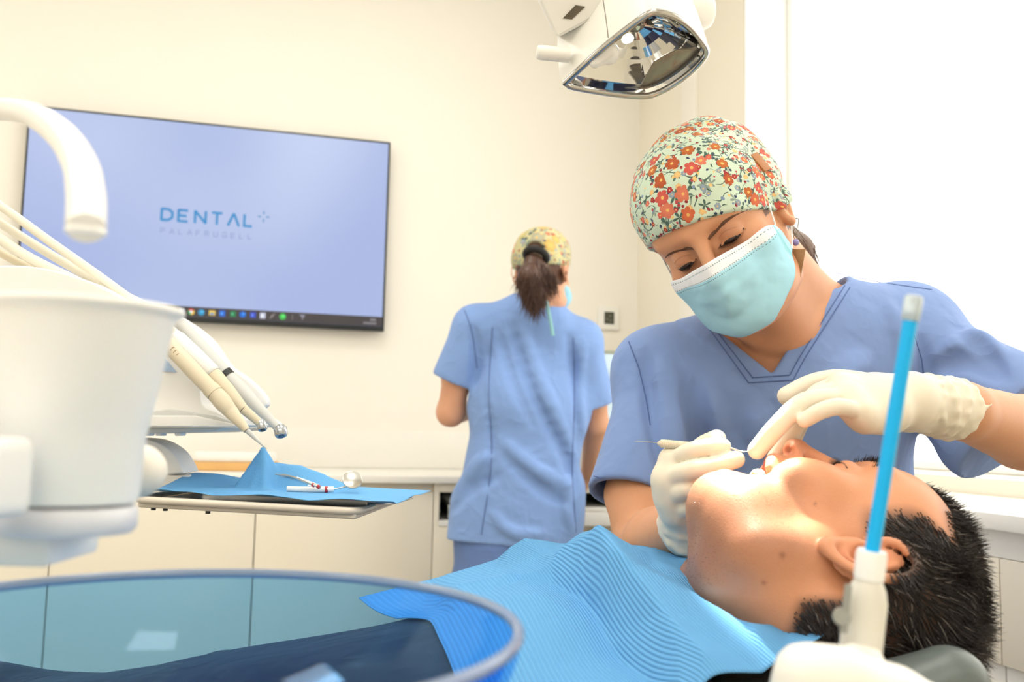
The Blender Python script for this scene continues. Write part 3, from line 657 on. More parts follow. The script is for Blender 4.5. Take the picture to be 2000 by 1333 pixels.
def strands(name, roots, dirs, lens, m, parent, r0=.00045, seg=4, curl=None, droop=None, cols=None):
    n = len(roots); V = np.zeros((n, seg+1, 3, 3)); p = roots.copy(); d = dirs.copy()
    up = np.array([.3, .5, .8]); x = np.cross(d, up); x /= np.linalg.norm(x, axis=1)[:, None]+1e-9; y = np.cross(d, x)
    for i in range(seg+1):
        r = r0*(1-.85*(i/seg)**1.5)
        for j in range(3): a = 2*math.pi*j/3; V[:, i, j] = p+r*(math.cos(a)*x+math.sin(a)*y)
        if curl is not None: d = d+curl/seg
        if droop is not None: d = d+droop/seg
        d = d/np.linalg.norm(d, axis=1)[:, None]; p = p+d*(lens/seg)[:, None]
    b = (np.arange(n)*(seg+1)*3)[:, None, None]; i = np.arange(seg)[None, :, None]; j = np.arange(3)[None, None, :]; j2 = (j+1) % 3
    F = np.stack([b+i*3+j, b+i*3+j2, b+(i+1)*3+j2, b+(i+1)*3+j], -1).reshape(-1, 4)
    o = put(name, V.reshape(-1, 3), F, m, parent); o['kind'] = 'stuff'; return o
def bounds(pts, pad): p = np.array(pts); return p.min(0)-pad, p.max(0)+pad
def ripple(g, amp, freq, seed=0, lo=None, hi=None):
    """soft cloth relief: warped ridges added to the field"""
    rs = np.random.RandomState(seed); q = (slice(None),)*3 if lo is None else g.sl(lo, hi); X, Y, Z = g.xyz(q); d = 0
    for i in range(5):
        k = rs.randn(3)*np.array([1, 1, .55]); k = k/np.linalg.norm(k)*freq*(.6+.9*rs.rand()); k2 = rs.randn(3)*freq*.35
        d = d+np.sin(X*k[0]+Y*k[1]+Z*k[2]+1.8*np.sin(X*k2[0]+Y*k2[1]+Z*k2[2]+rs.rand()*6)+rs.rand()*6)
    g.D[q] += (amp*d/2.2).astype(np.float32)
def folds(g, lst, d0, d1):
    """creases pressed into / ridges raised on the cloth along pixel polylines: (points, radius, depth, sign)"""
    for pts, r, dep, sg in lst:
        h = hits(g, pts, d0, d1, 0, 5)
        if len(h) < 2: continue
        n = grad(g, h); q = h+n*(r-dep)*(1 if sg < 0 else -1)
        rr = r*np.sin(np.linspace(.25, math.pi-.25, len(q)))**.5
        g.chain(list(q), list(rr), r*1.2, 'sub' if sg < 0 else 'add')
# ================================================================== DENTIST (seated behind the patient)
m_scrub = cloth_mat('scrub_blue_cotton', (128, 154, 206), wr=.45, ws=13)
m_seam = mat('scrub_seam', (88, 112, 166), .8, var=.05)
m_skinD = skin_mat('skin_tan'); m_brow = mat('brow_hair', (96, 64, 46), .7, var=.2, vscale=300); m_lash = mat('lash_hair', (36, 22, 18), .6, var=.1, vscale=300)
def rgb(c): return np.array(lin(c)[:3])
eyeD = P(1376, 482, 1.085)
FD = unit([-.35, -.80, -.41]); TD = Frame(eyeD-.085*FD, FD, (.735, -.51, .42))
NB = P(1585, 650, 1.29)                               # base of the neck
SR, SL = P(1298, 734, 1.27), P(1772, 650, 1.34); SIDE = unit(SL-SR); CH = P(1552, 770, 1.30); HIP = P(1555, 1330, 1.40)
def torsoD(g, o=0.0, k=.04):
    g.ocone(HIP, CH, .178-o, .115-o, .172-o, .108-o, SIDE, 0)
    g.ocone(CH, CH+(NB-CH)*.55, .165-o, .10-o, .13-o, .075-o, SIDE, k)
    g.cone(SR, NB-.02*SIDE, .056-o, .062-o, k); g.cone(SL, NB+.035*SIDE, .056-o, .064-o, k); g.cone(SR, CH, .06-o, .09-o, k); g.cone(SL, CH, .06-o, .09-o, k)
def neckD(g, o=0.0):
    g.cone(TD(0, .03, -.05), NB+np.array([0, .015, -.02]), .050-o, .050-o, .03); g.cone(TD(.02, .045, -.05), NB+.045*SIDE+np.array([0, .035, .005]), .040-o, .040-o, .03)
    g.cone(TD(0, -.005, -.08), NB+np.array([-.015, -.022, -.04]), .034-o, .032-o, .03)
ELR, WRR = P(1262, 1076, 1.10), P(1342, 1030, .945)      # her right elbow and wrist
ELL, WRL = P(2075, 868, 1.13), P(1822, 792, .925)
# --- body: head, neck, chest
lo, hi = bounds([TD(0, 0, .1), TD(0, -.1, -.1), TD(0, .1, 0), NB, P(1508, 760, 1.2), P(1400, 700, 1.25), P(1650, 560, 1.3)], .075)
g = Vox(lo, hi, .0022)
torsoD(g, .013); neckD(g); head(g, TD, male=False); ear(g, TD, 1, .9, .22); ear(g, TD, -1, .9, .22)
# collar bones and the throat hollow
nt = hit(g, 1520, 690, 1.0, 1.5)
for s, q in ((-1, P(1400, 640, 1.2)), (1, P(1640, 600, 1.24))):
    if nt is not None: g.cone(nt+np.array([s*.012, .004, .015]), q, .006, .006, .02)
vD, fD = g.mesh(1); gDh = g
# arms, hips and thighs (hidden under the clothes, one body)
g = Vox(*bounds([SR, SL, ELR, WRR, ELL, WRL, HIP, HIP+np.array([.05, -.0, -.14])], .12), .0055)
torsoD(g, .024); UPR, UPL = SR+np.array([0, 0, -.01]), SL+np.array([0, 0, -.01])
SEr = P(1228, 968, 1.175); SEl = P(1985, 815, 1.20)
g.chain([UPR, SR+(SEr-SR)*.6, SEr+np.array([.008, .0, 0]), ELR], (.042, .038, .037, .036), .01); g.chain([ELR, ELR+(WRR-ELR)*.35, WRR], (.038, .039, .0215), .01)
g.chain([UPL, SL+(SEl-SL)*.6, SEl, ELL], (.042, .040, .040, .038), .01); g.chain([ELL, ELL+(WRL-ELL)*.35, P(1880, 803, .955), WRL], (.041, .041, .0285, .0215), .01)
KN = [HIP+np.array([-.22, -.14, -.14]), HIP+np.array([.30, -.16, -.14])]
g.cone(HIP+np.array([-.08, 0, -.09]), HIP+np.array([-.12, -.08, -.11]), .09, .08, .02); g.cone(HIP+np.array([.08, 0, -.09]), HIP+np.array([.12, -.08, -.11]), .09, .08, .02)
v2, f2 = g.mesh(1); gDa = g
# fine forearms replace nothing: they are part of the same surface sheet
V, F = join((vD, fD), (v2, f2))
L = TD.loc(V); al = np.tile(rgb((216, 160, 122)), (len(V), 1))
inh = np.zeros(len(V), bool); inh[:len(vD)] = True
hairm = inh & (L[:, 2] > .035) & (L[:, 1] > -.08) & (np.abs(L[:, 0]) < .09) & (L[:, 2] < .13)
side = inh & (np.abs(L[:, 0]) > .062) & (L[:, 1] > -.034) & (L[:, 1] < .0) & (L[:, 2] > -.012) & (L[:, 2] < .06); al[side] = rgb((120, 84, 62))
back = inh & (L[:, 1] > .035) & (L[:, 2] > -.05) & (np.abs(L[:, 0]) < .09); al[back] = rgb((84, 56, 40))
rosy = np.exp(-(((np.abs(L[:, 0])-.042)/.02)**2+((L[:, 2]+.03)/.018)**2+((L[:, 1]+.07)/.03)**2)); al = al*(1-.25*rosy[:, None])+rgb((214, 128, 102))*.25*rosy[:, None]
lid = inh*np.exp(-(((np.abs(L[:, 0])-.031)/.014)**2+((L[:, 2]-.002)/.009)**2+((L[:, 1]+.085)/.02)**2)); al = al*(1-.4*lid[:, None])+rgb((150, 96, 74))*.4*lid[:, None]
dent = put('person', V, F, m_skinD, None, cols={'albedo': al}); tag(dent, 'seated dentist in blue scrubs, floral cap, face mask and gloves, leaning over the patient', 'person')
# brows and lashes
def fsurf(T, g, x, z, y0=-.14):      # front surface of the face at local (x, z)
    ys = np.linspace(y0, -.02, 160); p = np.array([T(x, y, z) for y in ys]); s = g.at(p); i = np.argmax(s < 0); return p[i]
for s in (1, -1):
    bp = [fsurf(TD, gDh, s*x, z) for x, z in ((.0105, .0060), (.022, .0100), (.034, .0130), (.046, .0128), (.056, .009))]
    tube('eyebrow', bp, (.0016, .0025, .0025, .0018, .0006), m_brow, dent, 8, 4, .55, TD.M[2])
    lp = [fsurf(TD, gDh, s*x, z)+TD.M[1]*-.0008 for x, z in ((.0165, -.0075), (.023, -.0095), (.031, -.0108), (.039, -.0095), (.0465, -.0055))]
    tube('lash_line', lp, (.0006, .0011, .0015, .0014, .0007), m_lash, dent, 6, 4)
    rt = crom(np.array(lp), 10); n = len(rt); dv = np.tile(-TD.M[1]*.75-TD.M[2]*.75, (n, 1))+np.linspace(-.6, .6, n)[:, None]*TD.M[0]*(1 if s > 0 else 1); dv /= np.linalg.norm(dv, axis=1)[:, None]
    strands('eyelashes', rt, dv, np.full(n, .0075), m_lash, dent, .0003, 3, np.tile(TD.M[2]*.6, (n, 1)))
    tube('eye_slit', [fsurf(TD, gDh, s*x, z)-TD.M[1]*.0004 for x, z in ((.022, -.0078), (.027, -.0082), (.032, -.0083), (.038, -.0076))], (.0008, .0021, .0023, .0010), MATS.get('iris_dark') or mat('iris_dark', (46, 28, 20), .2), dent, 8, 4)
    # eyelid crease: its shade drawn as a thin darker line
    tube('lid_fold', [fsurf(TD, gDh, s*x, z)+TD.M[1]*-.0001 for x, z in ((.018, -.0010), (.025, .0025), (.033, .0035), (.041, .0012), (.046, -.0025))], .0004, mat('lid_fold_skin', (182, 126, 96), .55, var=.05), dent, 6, 4)
# --- scrub cap
g = Vox(*bounds([TD(0, 0, .15), TD(-.1, 0, 0), TD(.1, 0, 0), TD(0, -.1, 0), TD(0, .14, 0)], .05), .0026)
g.ell(TD(0, .012, .052), (.080, .103, .078), TD.M, 0); g.ell(TD(0, -.024, .046), (.0755, .0715, .062), TD.M, .02); g.ell(TD(0, -.02, .02), (.070, .070, .05), TD.M, .02); g.ell(TD(.014, .058, .066), (.068, .066, .062), TD.M, .035); g.ell(TD(.003, .034, .02), (.088, .082, .05), TD.M, .03)
ripple(g, .0013, 75, 4)
q = (slice(None),)*3; X, Y, Z = g.xyz(q); PT = np.stack(np.broadcast_arrays(X, Y, Z), -1); inb = np.all((PT > gDh.lo+.004) & (PT < gDh.lo+gDh.h*(np.array(gDh.D.shape)-3)), -1)
sk = np.where(inb, gDh.at(np.clip(PT, gDh.lo+.003, gDh.lo+gDh.h*(np.array(gDh.D.shape)-3))), .5); g.D = np.minimum(g.D, (sk-.0042).astype(np.float32))
p0 = TD(0, -.09, .0305); g.plane(p0, -(TD.M[2]*1.0+TD.M[1]*.36+TD.M[0]*.20), .002)
g.plane(TD(0, .10, -.02), -TD.M[2], .002)
# gathered tucks above the band
for s in (-1, 1):
    g.chain([TD(s*.03, -.088, .09), TD(s*.045, -.05, .125), TD(s*.05, 0, .14)], (.002, .0035, .002), .006, 'sub')
v, f = g.mesh(1); gcap = g; l = TD.loc(v)-np.array([0, .01, .05])
m_floral = flower_mat('floral_cotton', (205, 222, 200), [(220, 118, 80), (200, 116, 62), (214, 100, 88), (226, 134, 106), (192, 98, 60)], 46, (78, 104, 94), .52)
capo = put('scrub_cap', v, f, m_floral, dent, uv=azim_uv(l, (.25, -.75, .6), (1, 0, 0))); capo['label'] = 'pale green cap printed with orange and red flowers'
# cap button
m_brown = mat('tan_leather', (176, 116, 66), .55, var=.08, vscale=60)
bh = hit(gcap, 1484, 318, .95, 1.4)
if bh is not None:
    nb_ = grad(gcap, bh[None])[0]; prism('cap_tab', round_rect(.013, .008, .0015), bh-nb_*.001, axes_from(nb_, P(1500, 345, 1.2)-P(1475, 300, 1.2)), .0035, m_brown, capo, .0006)
# --- face mask: pleated sheet over nose, cheeks and chin
nu, nv = 49, 41; G = np.zeros((nu, nv, 3))
for i in range(nu):
    u = -1+2*i/(nu-1); au = abs(u)
    for j in range(nv):
        w = j/(nv-1)
        top = np.array([u*.070, -.116+.080*au**1.7+.008*math.exp(-(u/.16)**2)*-1, -.013-.012*au**1.4])
        bot = np.array([u*.069, -.084+.062*au**2.0, -.105+.042*au**2.2])
        bul = math.sin(math.pi*w)**.8*(1-au**2.2)*.018
        p = top*(1-w)+bot*w; p[1] -= bul; p[2] -= bul*.12; p[0] *= 1+.03*math.sin(math.pi*w)
        pl = abs(((w*4.2+.15) % 1)-.5); p[1] -= (.0048*(pl-.25))*(1-au**4)*(1 if .2 < w < .9 else 0)
        p[1] += .0030*math.sin(u*9+w*5)*math.sin(w*7+u*3)*(1-math.exp(-w*6))+.0012*math.sin(u*21-w*9)*w*(1-w)*2
        G[i, j] = TD(p)
# keep the sheet clear of the skin
for _ in range(6):
    s = gDh.at(G.reshape(-1, 3)).reshape(nu, nv); push = np.clip(.0035-s, 0, .03); G = G+push[..., None]*grad(gDh, G.reshape(-1, 3)).reshape(nu, nv, 3)
    G[1:-1, 1:-1] = .6*G[1:-1, 1:-1]+.1*(G[2:, 1:-1]+G[:-2, 1:-1]+G[1:-1, 2:]+G[1:-1, :-2])
v, f, uv = grid_vf(G)
m_mask = mat('mask_nonwoven', (166, 216, 222), .85, spec=.2, sss=.0); t = NT(m_mask); b = m_mask.node_tree.nodes['Principled BSDF']; uvn = t.new('ShaderNodeUVMap').outputs[0]; sx = t.new('ShaderNodeSeparateXYZ'); t.l.new(uvn, sx.inputs[0]); U_, V_ = sx.outputs[0], sx.outputs[1]
col = t.mix(t.math('LESS_THAN', V_, .165), lin((172, 222, 240)), lin((238, 241, 246)))
for vv in (.05, .155, .195):
    dots = t.math('LESS_THAN', t.math('FRACT', t.math('MULTIPLY', U_, 62)), .5); ln = t.math('LESS_THAN', t.math('ABSOLUTE', t.math('SUBTRACT', V_, vv)), .006)
    col = t.mix(t.math('MULTIPLY', dots, ln), col, lin((120, 150, 158)))
for uu in (.035, .965): col = t.mix(t.math('LESS_THAN', t.math('ABSOLUTE', t.math('SUBTRACT', U_, uu)), .012), col, lin((150, 208, 220)))
t.l.new(col, b.inputs['Base Color']); nb = t.noise(t.coord(), 38, 1.5); bn = t.new('ShaderNodeBump'); bn.inputs['Strength'].default_value = .9; bn.inputs['Distance'].default_value = .004; t.l.new(nb.outputs[0], bn.inputs['Height']); t.l.new(bn.outputs[0], b.inputs['Normal'])
msk = put('face_mask', v, f, m_mask, dent, uv=uv); msk['label'] = 'pale blue pleated surgical mask'; solidify(msk, .0012, 1)
m_loop = mat('ear_loop', (240, 240, 240), .7, bump=.1)
for s in (1, -1):
    e0 = G[-1 if s > 0 else 0, 1]; e1 = G[-1 if s > 0 else 0, -2]
    eb = TD(s*.079, .03, .012); eb2 = TD(s*.079, .030, -.03)
    tube('ear_loop', [e0, TD(s*.0745, -.015, .005), TD(s*.079, .012, .022), eb, eb2, TD(s*.076, .008, -.042), e1], .0011, m_loop, msk, 8, 6)
# --- earring
m_brass = mat('aged_brass', (120, 108, 92), .35, .9, bump=.05); m_bead = mat('lilac_bead', (146, 140, 200), .25); m_plate = mat('bronze_plate', (150, 112, 74), .45, .4, bump=.15, bscale=500)
E0 = TD(.0835, .004, -.040)
er = thing('earring', E0, None, None); er.parent = dent; er.location = list(E0-base_of(dent))
ez = np.array([0, 0, -1.0])
tube('hook', [E0+np.array([0, 0, .004]), E0+np.array([.003, -.002, .002]), E0+ez*.008+np.array([.002, -.001, 0])], .0005, m_brass, er, 6, 5)
for k in range(2): v_, f_ = tube_vf(crom(np.array([[math.cos(a)*.0022, 0, math.sin(a)*.0035] for a in np.linspace(0, 2*math.pi, 13)])+E0+ez*(.012+.006*k), 1), .0005, 6, False); put('link', v_, f_, m_brass, er)
lathe('bead', [(.0042*math.sin(q), -.0042*math.cos(q)) for q in np.linspace(0, math.pi, 9)], E0+ez*.0255, (0, 0, 1), m_bead, er, 16)
pc = E0+ez*.033; xa = unit([.85, -.5, 0])
prism('plate', [(-.011, 0), (.012, -.001), (.0075, -.035), (-.006, -.033)], pc+ez*.0, np.array([xa, [0.05, 0, 1], np.cross(xa, [0.05, 0, 1])]), .0012, m_plate, er, .0003)
# --- hair tail behind the neck
m_hairD = mat('brown_hair', (98, 70, 48), .45, var=.3, vscale=200)
g = Vox(*bounds([TD(.03, .11, .0), P(1570, 535, 1.36), P(1545, 470, 1.3)], .06), .003)
g.chain([TD(.02, .10, .0), P(1553, 490, 1.315), P(1571, 527, 1.33), P(1572, 560, 1.345)], (.022, .024, .018, .006), .01); v, f = g.mesh(1)
tl = put('hair_tail', v, f, m_hairD, dent)
rs = np.random.RandomState(3); ii = rs.choice(len(v), 700); dv = unit(P(1574, 560, 1.34)-P(1548, 480, 1.31))+rs.randn(700, 3)*.12; dv /= np.linalg.norm(dv, axis=1)[:, None]
strands('loose_hair', v[ii], dv, .02+.02*rs.rand(700), m_hairD, dent, .0004, 3)
# --- scrub top
g = Vox(*bounds([SR, SL, HIP, ELL+np.array([-.05, 0, 0]), P(1190, 960, 1.2), P(1950, 870, 1.2)], .10), .0034)
torsoD(g, -.003)
# sleeves
SEr = P(1228, 968, 1.175); SEl = P(1985, 815, 1.20)
g.ocone(SR+np.array([.004, 0, -.005]), SEr, .057, .056, .053, .056, (1, 0, 0), .03)
g.ocone(SL+np.array([-.01, 0, 0]), SEl, .060, .064, .075, .068, (0, 0, 1), .03)
g.cone(P(1830, 740, 1.3), P(1905, 860, 1.22), .045, .05, .03)
ripple(g, .0026, 30, 2)
folds(g, [([(1258, 690), (1272, 780), (1288, 870), (1300, 955)], .010, .007, -1), ([(1300, 700), (1312, 800), (1306, 900)], .012, .004, 1), ([(1792, 660), (1806, 740), (1812, 800)], .010, .006, -1),
 ([(1690, 700), (1640, 740), (1600, 790)], .014, .004, 1), ([(1380, 760), (1400, 850), (1440, 900)], .014, .004, 1), ([(1350, 740), (1362, 830), (1372, 870)], .012, .004, -1),
 ([(1850, 690), (1900, 660), (1950, 690)], .012, .005, 1), ([(1830, 720), (1890, 705), (1960, 740)], .011, .006, -1), ([(1870, 640), (1915, 675), (1960, 730)], .010, .004, -1), ([(1740, 600), (1770, 680), (1780, 760)], .012, .004, 1), ([(1480, 800), (1500, 860), (1560, 900)], .014, .003, 1)], .95, 1.5)
# sleeve openings and bottom
ad = unit(SEr-SR); g.plane(HIP+np.array([0, 0, -.06]), (0, 0, -1))
def cut_sleeve(end, d, r, w=.1):
    def f(X, Y, Z):
        x, y, z = X-end[0], Y-end[1], Z-end[2]; l = x*d[0]+y*d[1]+z*d[2]; rr = np.sqrt(np.maximum(x*x+y*y+z*z-l*l, 0)); return np.maximum(-l, rr-w)
    g.fn(end-.16, end+.16, f, .002, 'sub'); g.cone(end+d*.03, end-d*.05, r, r*.85, .004, 'sub')
dr = unit(np.array([-.10, -.10, -1.0])+.0*ad); cut_sleeve(SEr+ad*.0, unit(ad+np.array([.13, 0, -.1])), .046, .062)
dl = unit(SEl-SL); cut_sleeve(SEl+dl*.01, dl, .052, .1)
# V neck: wedge cut away at the front
VL, VT, VR = P(1338, 596, 1.15), P(1508, 731, 1.15), P(1634, 530, 1.15)
vx, vy = _r, _u
def vdist(X, Y, Z):
    x, y, z = X-CAM[0], Y-CAM[1], Z-CAM[2]; d = x*_f[0]+y*_f[1]+z*_f[2]; px = 1000+FPX*(x*_r[0]+y*_r[1]+z*_r[2])/d; py = 666.5-FPX*(x*_u[0]+y*_u[1]+z*_u[2])/d
    def edge(ax, ay, bx, by): n = math.hypot(bx-ax, by-ay); return ((px-ax)*(by-ay)-(py-ay)*(bx-ax))/n
    return np.maximum(-edge(1334, 592, 1508, 731), -edge(1508, 731, 1634, 530))*d/FPX, d
def carve(X, Y, Z):
    v, d = vdist(X, Y, Z); return np.maximum(v, d-1.30)
q = g.sl(P(1300, 760, 1.0)-.1, P(1660, 500, 1.42)+.1); X, Y, Z = g.xyz(q); v_, d_ = vdist(X, Y, Z); g.D[q] -= np.where((v_ < .024) & (d_ < 1.42), .0016, 0).astype(np.float32)
dd = np.maximum(v_, d_-1.31).astype(np.float32); g.comb(q, dd, .003, 'sub')
g.ell(NB+np.array([.0, .0, .05]), (.050, .050, .09), np.array([SIDE, np.cross([0, 0, 1], SIDE), [0, 0, 1]]), .006, 'sub')
v, f = g.mesh(1); gtop = g
top = put('scrub_top', v, f, m_scrub, dent); top['label'] = 'blue V-neck scrub top'
def seamline(pts, name='seam', r=.0008, par=top, gg=None, m=m_seam):
    h = hits(gg or gtop, pts, .9, 1.6, .0007, 8, True)
    if len(h) > 3: tube(name, h, r, m, par, 6, 0)
seamline([(1366, 618), (1420, 690), (1462, 748), (1549, 743), (1572, 700), (1660, 562)]); seamline([(1375, 616), (1430, 686), (1470, 738), (1543, 733), (1562, 698), (1650, 558)])
seamline([(1228, 668), (1248, 720), (1262, 780), (1270, 830)]); seamline([(1783, 650), (1800, 700), (1810, 770)]); seamline([(1160, 930), (1230, 955), (1296, 966)]); seamline([(1630, 533), (1720, 552), (1820, 566)])
# trousers and stool below
g = Vox(*bounds([HIP, KN[0], KN[1], KN[0]+np.array([0, 0, -.45])], .12), .007)
g.ocone(HIP+np.array([0, 0, .05]), HIP+np.array([0, .02, -.10]), .17, .12, .18, .13, SIDE, 0)
for i, s in ((0, -1), (1, 1)):
    hp = HIP+np.array([s*.09, 0, -.10]); kn = KN[i]; ft = np.array([kn[0]+s*.03, kn[1]+.12, .10]); g.chain([hp, kn, ft], (.088, .066, .055), .03)
g.plane(np.array([0, 0, .1]), (0, 0, -1)); v, f = g.mesh(1); put('trousers', v, f, cloth_mat('scrub_trouser', (96, 122, 176)), dent)
for i, s in ((0, -1), (1, 1)):
    kn = KN[i]; c = np.array([kn[0]+s*.03, kn[1]+.08, 0]); gg = Vox(c+[-.07, -.2, -.01], c+[.07, .1, .14], .004); gg.ell(c+[0, -.05, .035], (.045, .13, .04), None, 0); gg.cone(c+[0, .04, .04], c+[0, .04, .11], .042, .04, .02); gg.plane(c+[0, 0, .002], (0, 0, -1)); v, f = gg.mesh(1); put('shoe', v, f, m_white, dent)
st = thing('dentist_stool', np.array([HIP[0], HIP[1]+.03, 0]), 'round wheeled stool under the seated dentist', 'stool'); sb = np.array([HIP[0], HIP[1]+.03, 0]); sz_ = HIP[2]-.27
m_vinyl = mat('grey_vinyl', (120, 126, 124), .42, bump=.1, bscale=260, var=.04)
lathe('seat', [(0, sz_+.06), (.15, sz_+.06), (.185, sz_+.045), (.19, sz_+.02), (.17, sz_)], sb, (0, 0, 1), m_vinyl, st, 40); lathe('column', [(.03, .1), (.03, .3), (.02, .3), (.02, sz_)], sb, (0, 0, 1), m_steel, st, 20)
for k in range(5):
    a = 2*math.pi*k/5; d = np.array([math.cos(a), math.sin(a), 0]); tube('leg', [sb+[0, 0, .11], sb+d*.15+[0, 0, .09], sb+d*.26+[0, 0, .07]], (.022, .02, .014), m_steel, st, 10)
    lathe('caster', [(0, -.012), (.026, -.012), (.028, 0), (.026, .012), (0, .012)], sb+d*.26+[0, 0, .029], np.cross(d, [0, 0, 1]), m_tvcase, st, 16)

# --- gloves
m_glove = mat('latex_glove', (234, 224, 204), .5, spec=.35, sss=.15, bump=.12, bscale=110, detail=3)
def palm(g, W, mcp, rw=.021, rk=.0125, k=.012):
    for q in mcp: g.cone(W, q, rw, rk, k)
    for a, b in zip(mcp[:-1], mcp[1:]): g.cone(a, b, rk*.9, rk*.9, k)
    g.cone((W+mcp[0])/2, (W+mcp[-1])/2, .016, .016, .015)
def finger(g, pts, r0=.0108, r1=.0084, k=.0022):
    q = crom(np.array(pts, float), 4); r = np.linspace(r0, r1, len(q)); t = Vox(q.min(0)-.03, q.max(0)+.03, g.h)
    sl = g.sl(q.min(0)-.024, q.max(0)+.024); X, Y, Z = g.xyz(sl); d = np.full((X.size, Y.size, Z.size), .5, np.float32)
    for i in range(len(q)-1):
        a, b = q[i], q[i+1]; ab = b-a; t = np.clip(((X-a[0])*ab[0]+(Y-a[1])*ab[1]+(Z-a[2])*ab[2])/max(ab@ab, 1e-12), 0, 1)
        d = np.minimum(d, np.sqrt((X-a[0]-t*ab[0])**2+(Y-a[1]-t*ab[1])**2+(Z-a[2]-t*ab[2])**2)-(r[i]+(r[i+1]-r[i])*t))
    g.comb(sl, d.astype(np.float32), k, 'add')
def cuff(g, a, b, r0, r1, seed=1):
    a, b = np.asarray(a), np.asarray(b); g.cone(a, b, r0, r1, .012); d = unit(b-a); rs = np.random.RandomState(seed)
    for t_ in np.linspace(.1, .98, 6):
        c = a+(b-a)*t_; r = r0+(r1-r0)*t_; A = axes_from(d+rs.randn(3)*.22, (0, 0, 1)); ang = np.linspace(0, 2*math.pi, 15); pts = [c+A[0]*math.cos(x)*r+A[1]*math.sin(x)*r for x in ang]
        g.chain(pts, [.0030]*len(pts), .0035)
    for _ in range(9):
        c = a+(b-a)*rs.rand(); x = rs.rand()*6.3; A = axes_from(d, (0, 0, 1)); r = r0+(r1-r0)*.5; p = c+A[0]*math.cos(x)*r+A[1]*math.sin(x)*r; q = p+d*.018+(A[0]*-math.sin(x)+A[1]*math.cos(x))*.012*rs.randn(); g.cone(p, q, .002, .0015, .004)
# her right hand: pen grip on the probe, back of the hand to the camera
W0 = P(1346, 992, .945)
idx = [P(1314, 900, .918), P(1350, 882, .897), P(1388, 873, .888), P(1412, 873, .890)]
mid = [P(1305, 938, .914), P(1342, 921, .890), P(1398, 909, .880), P(1438, 898, .884)]
rng = [P(1307, 971, .916), P(1340, 957, .894), P(1378, 946, .902), P(1400, 946, .915)]
pnk = [P(1317, 1000, .920), P(1344, 992, .903), P(1370, 984, .910), P(1386, 984, .92)]
thb = [P(1350, 968, .955), P(1345, 915, .950), P(1368, 876, .925), P(1400, 858, .903)]
g = Vox(*bounds([W0, *idx, *mid, *rng, *pnk, *thb, WRR, P(1345, 1060, .96)], .045), .0019)
palm(g, W0, [idx[0], mid[0], rng[0], pnk[0]], .021, .0118)
for c, r in ((idx, .0095), (mid, .0100), (rng, .0096), (pnk, .0086)): finger(g, c, r, r*.84)
finger(g, thb, .0115, .0092, .004); cuff(g, W0, P(1347, 1034, .952), .0255, .0300, 5); g.cone(W0, mid[0], .022, .012, .012)
for c in (idx, mid, rng, pnk): g.ell(c[0], (.0108,)*3, None, .006)
v, f = g.mesh(1); gl = put('glove', v, f, m_glove, dent); gl['label'] = 'latex glove on the hand holding the probe'; g_rh = g
# her left hand: over the face, fingers down into the mouth
W1 = P(1770, 786, .915)
pn = [P(1676, 806, .862), P(1640, 795, .842), P(1604, 803, .834), P(1572, 821, .838)]
rg = [P(1652, 780, .876), P(1574, 786, .856), P(1522, 830, .850), P(1479, 880, .858)]
md = [P(1646, 764, .892), P(1586, 780, .878), P(1550, 838, .872), P(1514, 898, .876)]
ix = [P(1642, 754, .910), P(1592, 772, .908), P(1562, 828, .902), P(1540, 880, .894)]
th = [P(1716, 756, .940), P(1640, 744, .952), P(1586, 751, .954), P(1537, 774, .948)]
g = Vox(*bounds([W1, *pn, *rg, *md, *ix, *th, WRL, P(1880, 800, .94)], .05), .0019)
palm(g, W1, [ix[0], md[0], rg[0], pn[0]], .023, .0118)
for c, r in ((ix, .0096), (md, .0100), (rg, .0104), (pn, .0086)): finger(g, c, r, r*.84)
finger(g, th, .0125, .0098, .004); g.cone(P(1735, 812, .89), P(1690, 822, .868), .018, .0125, .012)
cuff(g, P(1782, 784, .92), P(1856, 799, .945), .0262, .0305, 8)
g.cone(P(1872, 803, .95), P(1920, 812, .975), .0285, .03, .002, 'sub')
v, f = g.mesh(1); gl2 = put('glove', v, f, m_glove, dent); gl2['label'] = 'latex glove on the hand reaching into the mouth'; g_lh = g
# ================================================================== PATIENT (lying, face up, head towards the window)
m_skinP = skin_mat('skin_patient', .42, .07, .35, 800)
m_navy = cloth_mat('navy_shirt', (40, 42, 66), wr=.4, ws=12)
FP = unit([.03, .44, .89]); noseP = P(1549, 864, .865)
TP = Frame(noseP-.122*FP+.035*unit([.995, .0, .02]), FP, np.cross(unit([.995, 0, .02]), FP)); 
NBP = P(1432, 1222, .875); AXP = unit([-1, .03, -.17]); SHP = P(1270, 1362, .885)
UPv = unit(np.cross(AXP, [0, 1, 0])); UPv = UPv if UPv[2] > 0 else -UPv
HPP = SHP+AXP*.50+np.array([0, 0, -.02])
def torsoP(g, o=0.0):
    g.ocone(HPP, SHP+AXP*.10, .165-o, .105-o, .185-o, .105-o, (0, 1, 0), 0); g.ocone(SHP+AXP*.10, SHP+AXP*.0, .185-o, .105-o, .15-o, .075-o, (0, 1, 0), .05)
    for s in (-1, 1): g.ell(SHP+np.array([.0, s*.175, -.01])+AXP*.04, (.075-o, .065-o, .065-o), None, .04)
lo, hi = bounds([TP(0, .1, .1), TP(0, -.12, -.14), TP(.09, 0, 0), TP(-.09, 0, 0), NBP, P(1330, 1120, .87)], .07)
g = Vox(lo, hi, .0021)
torsoP(g, .035)
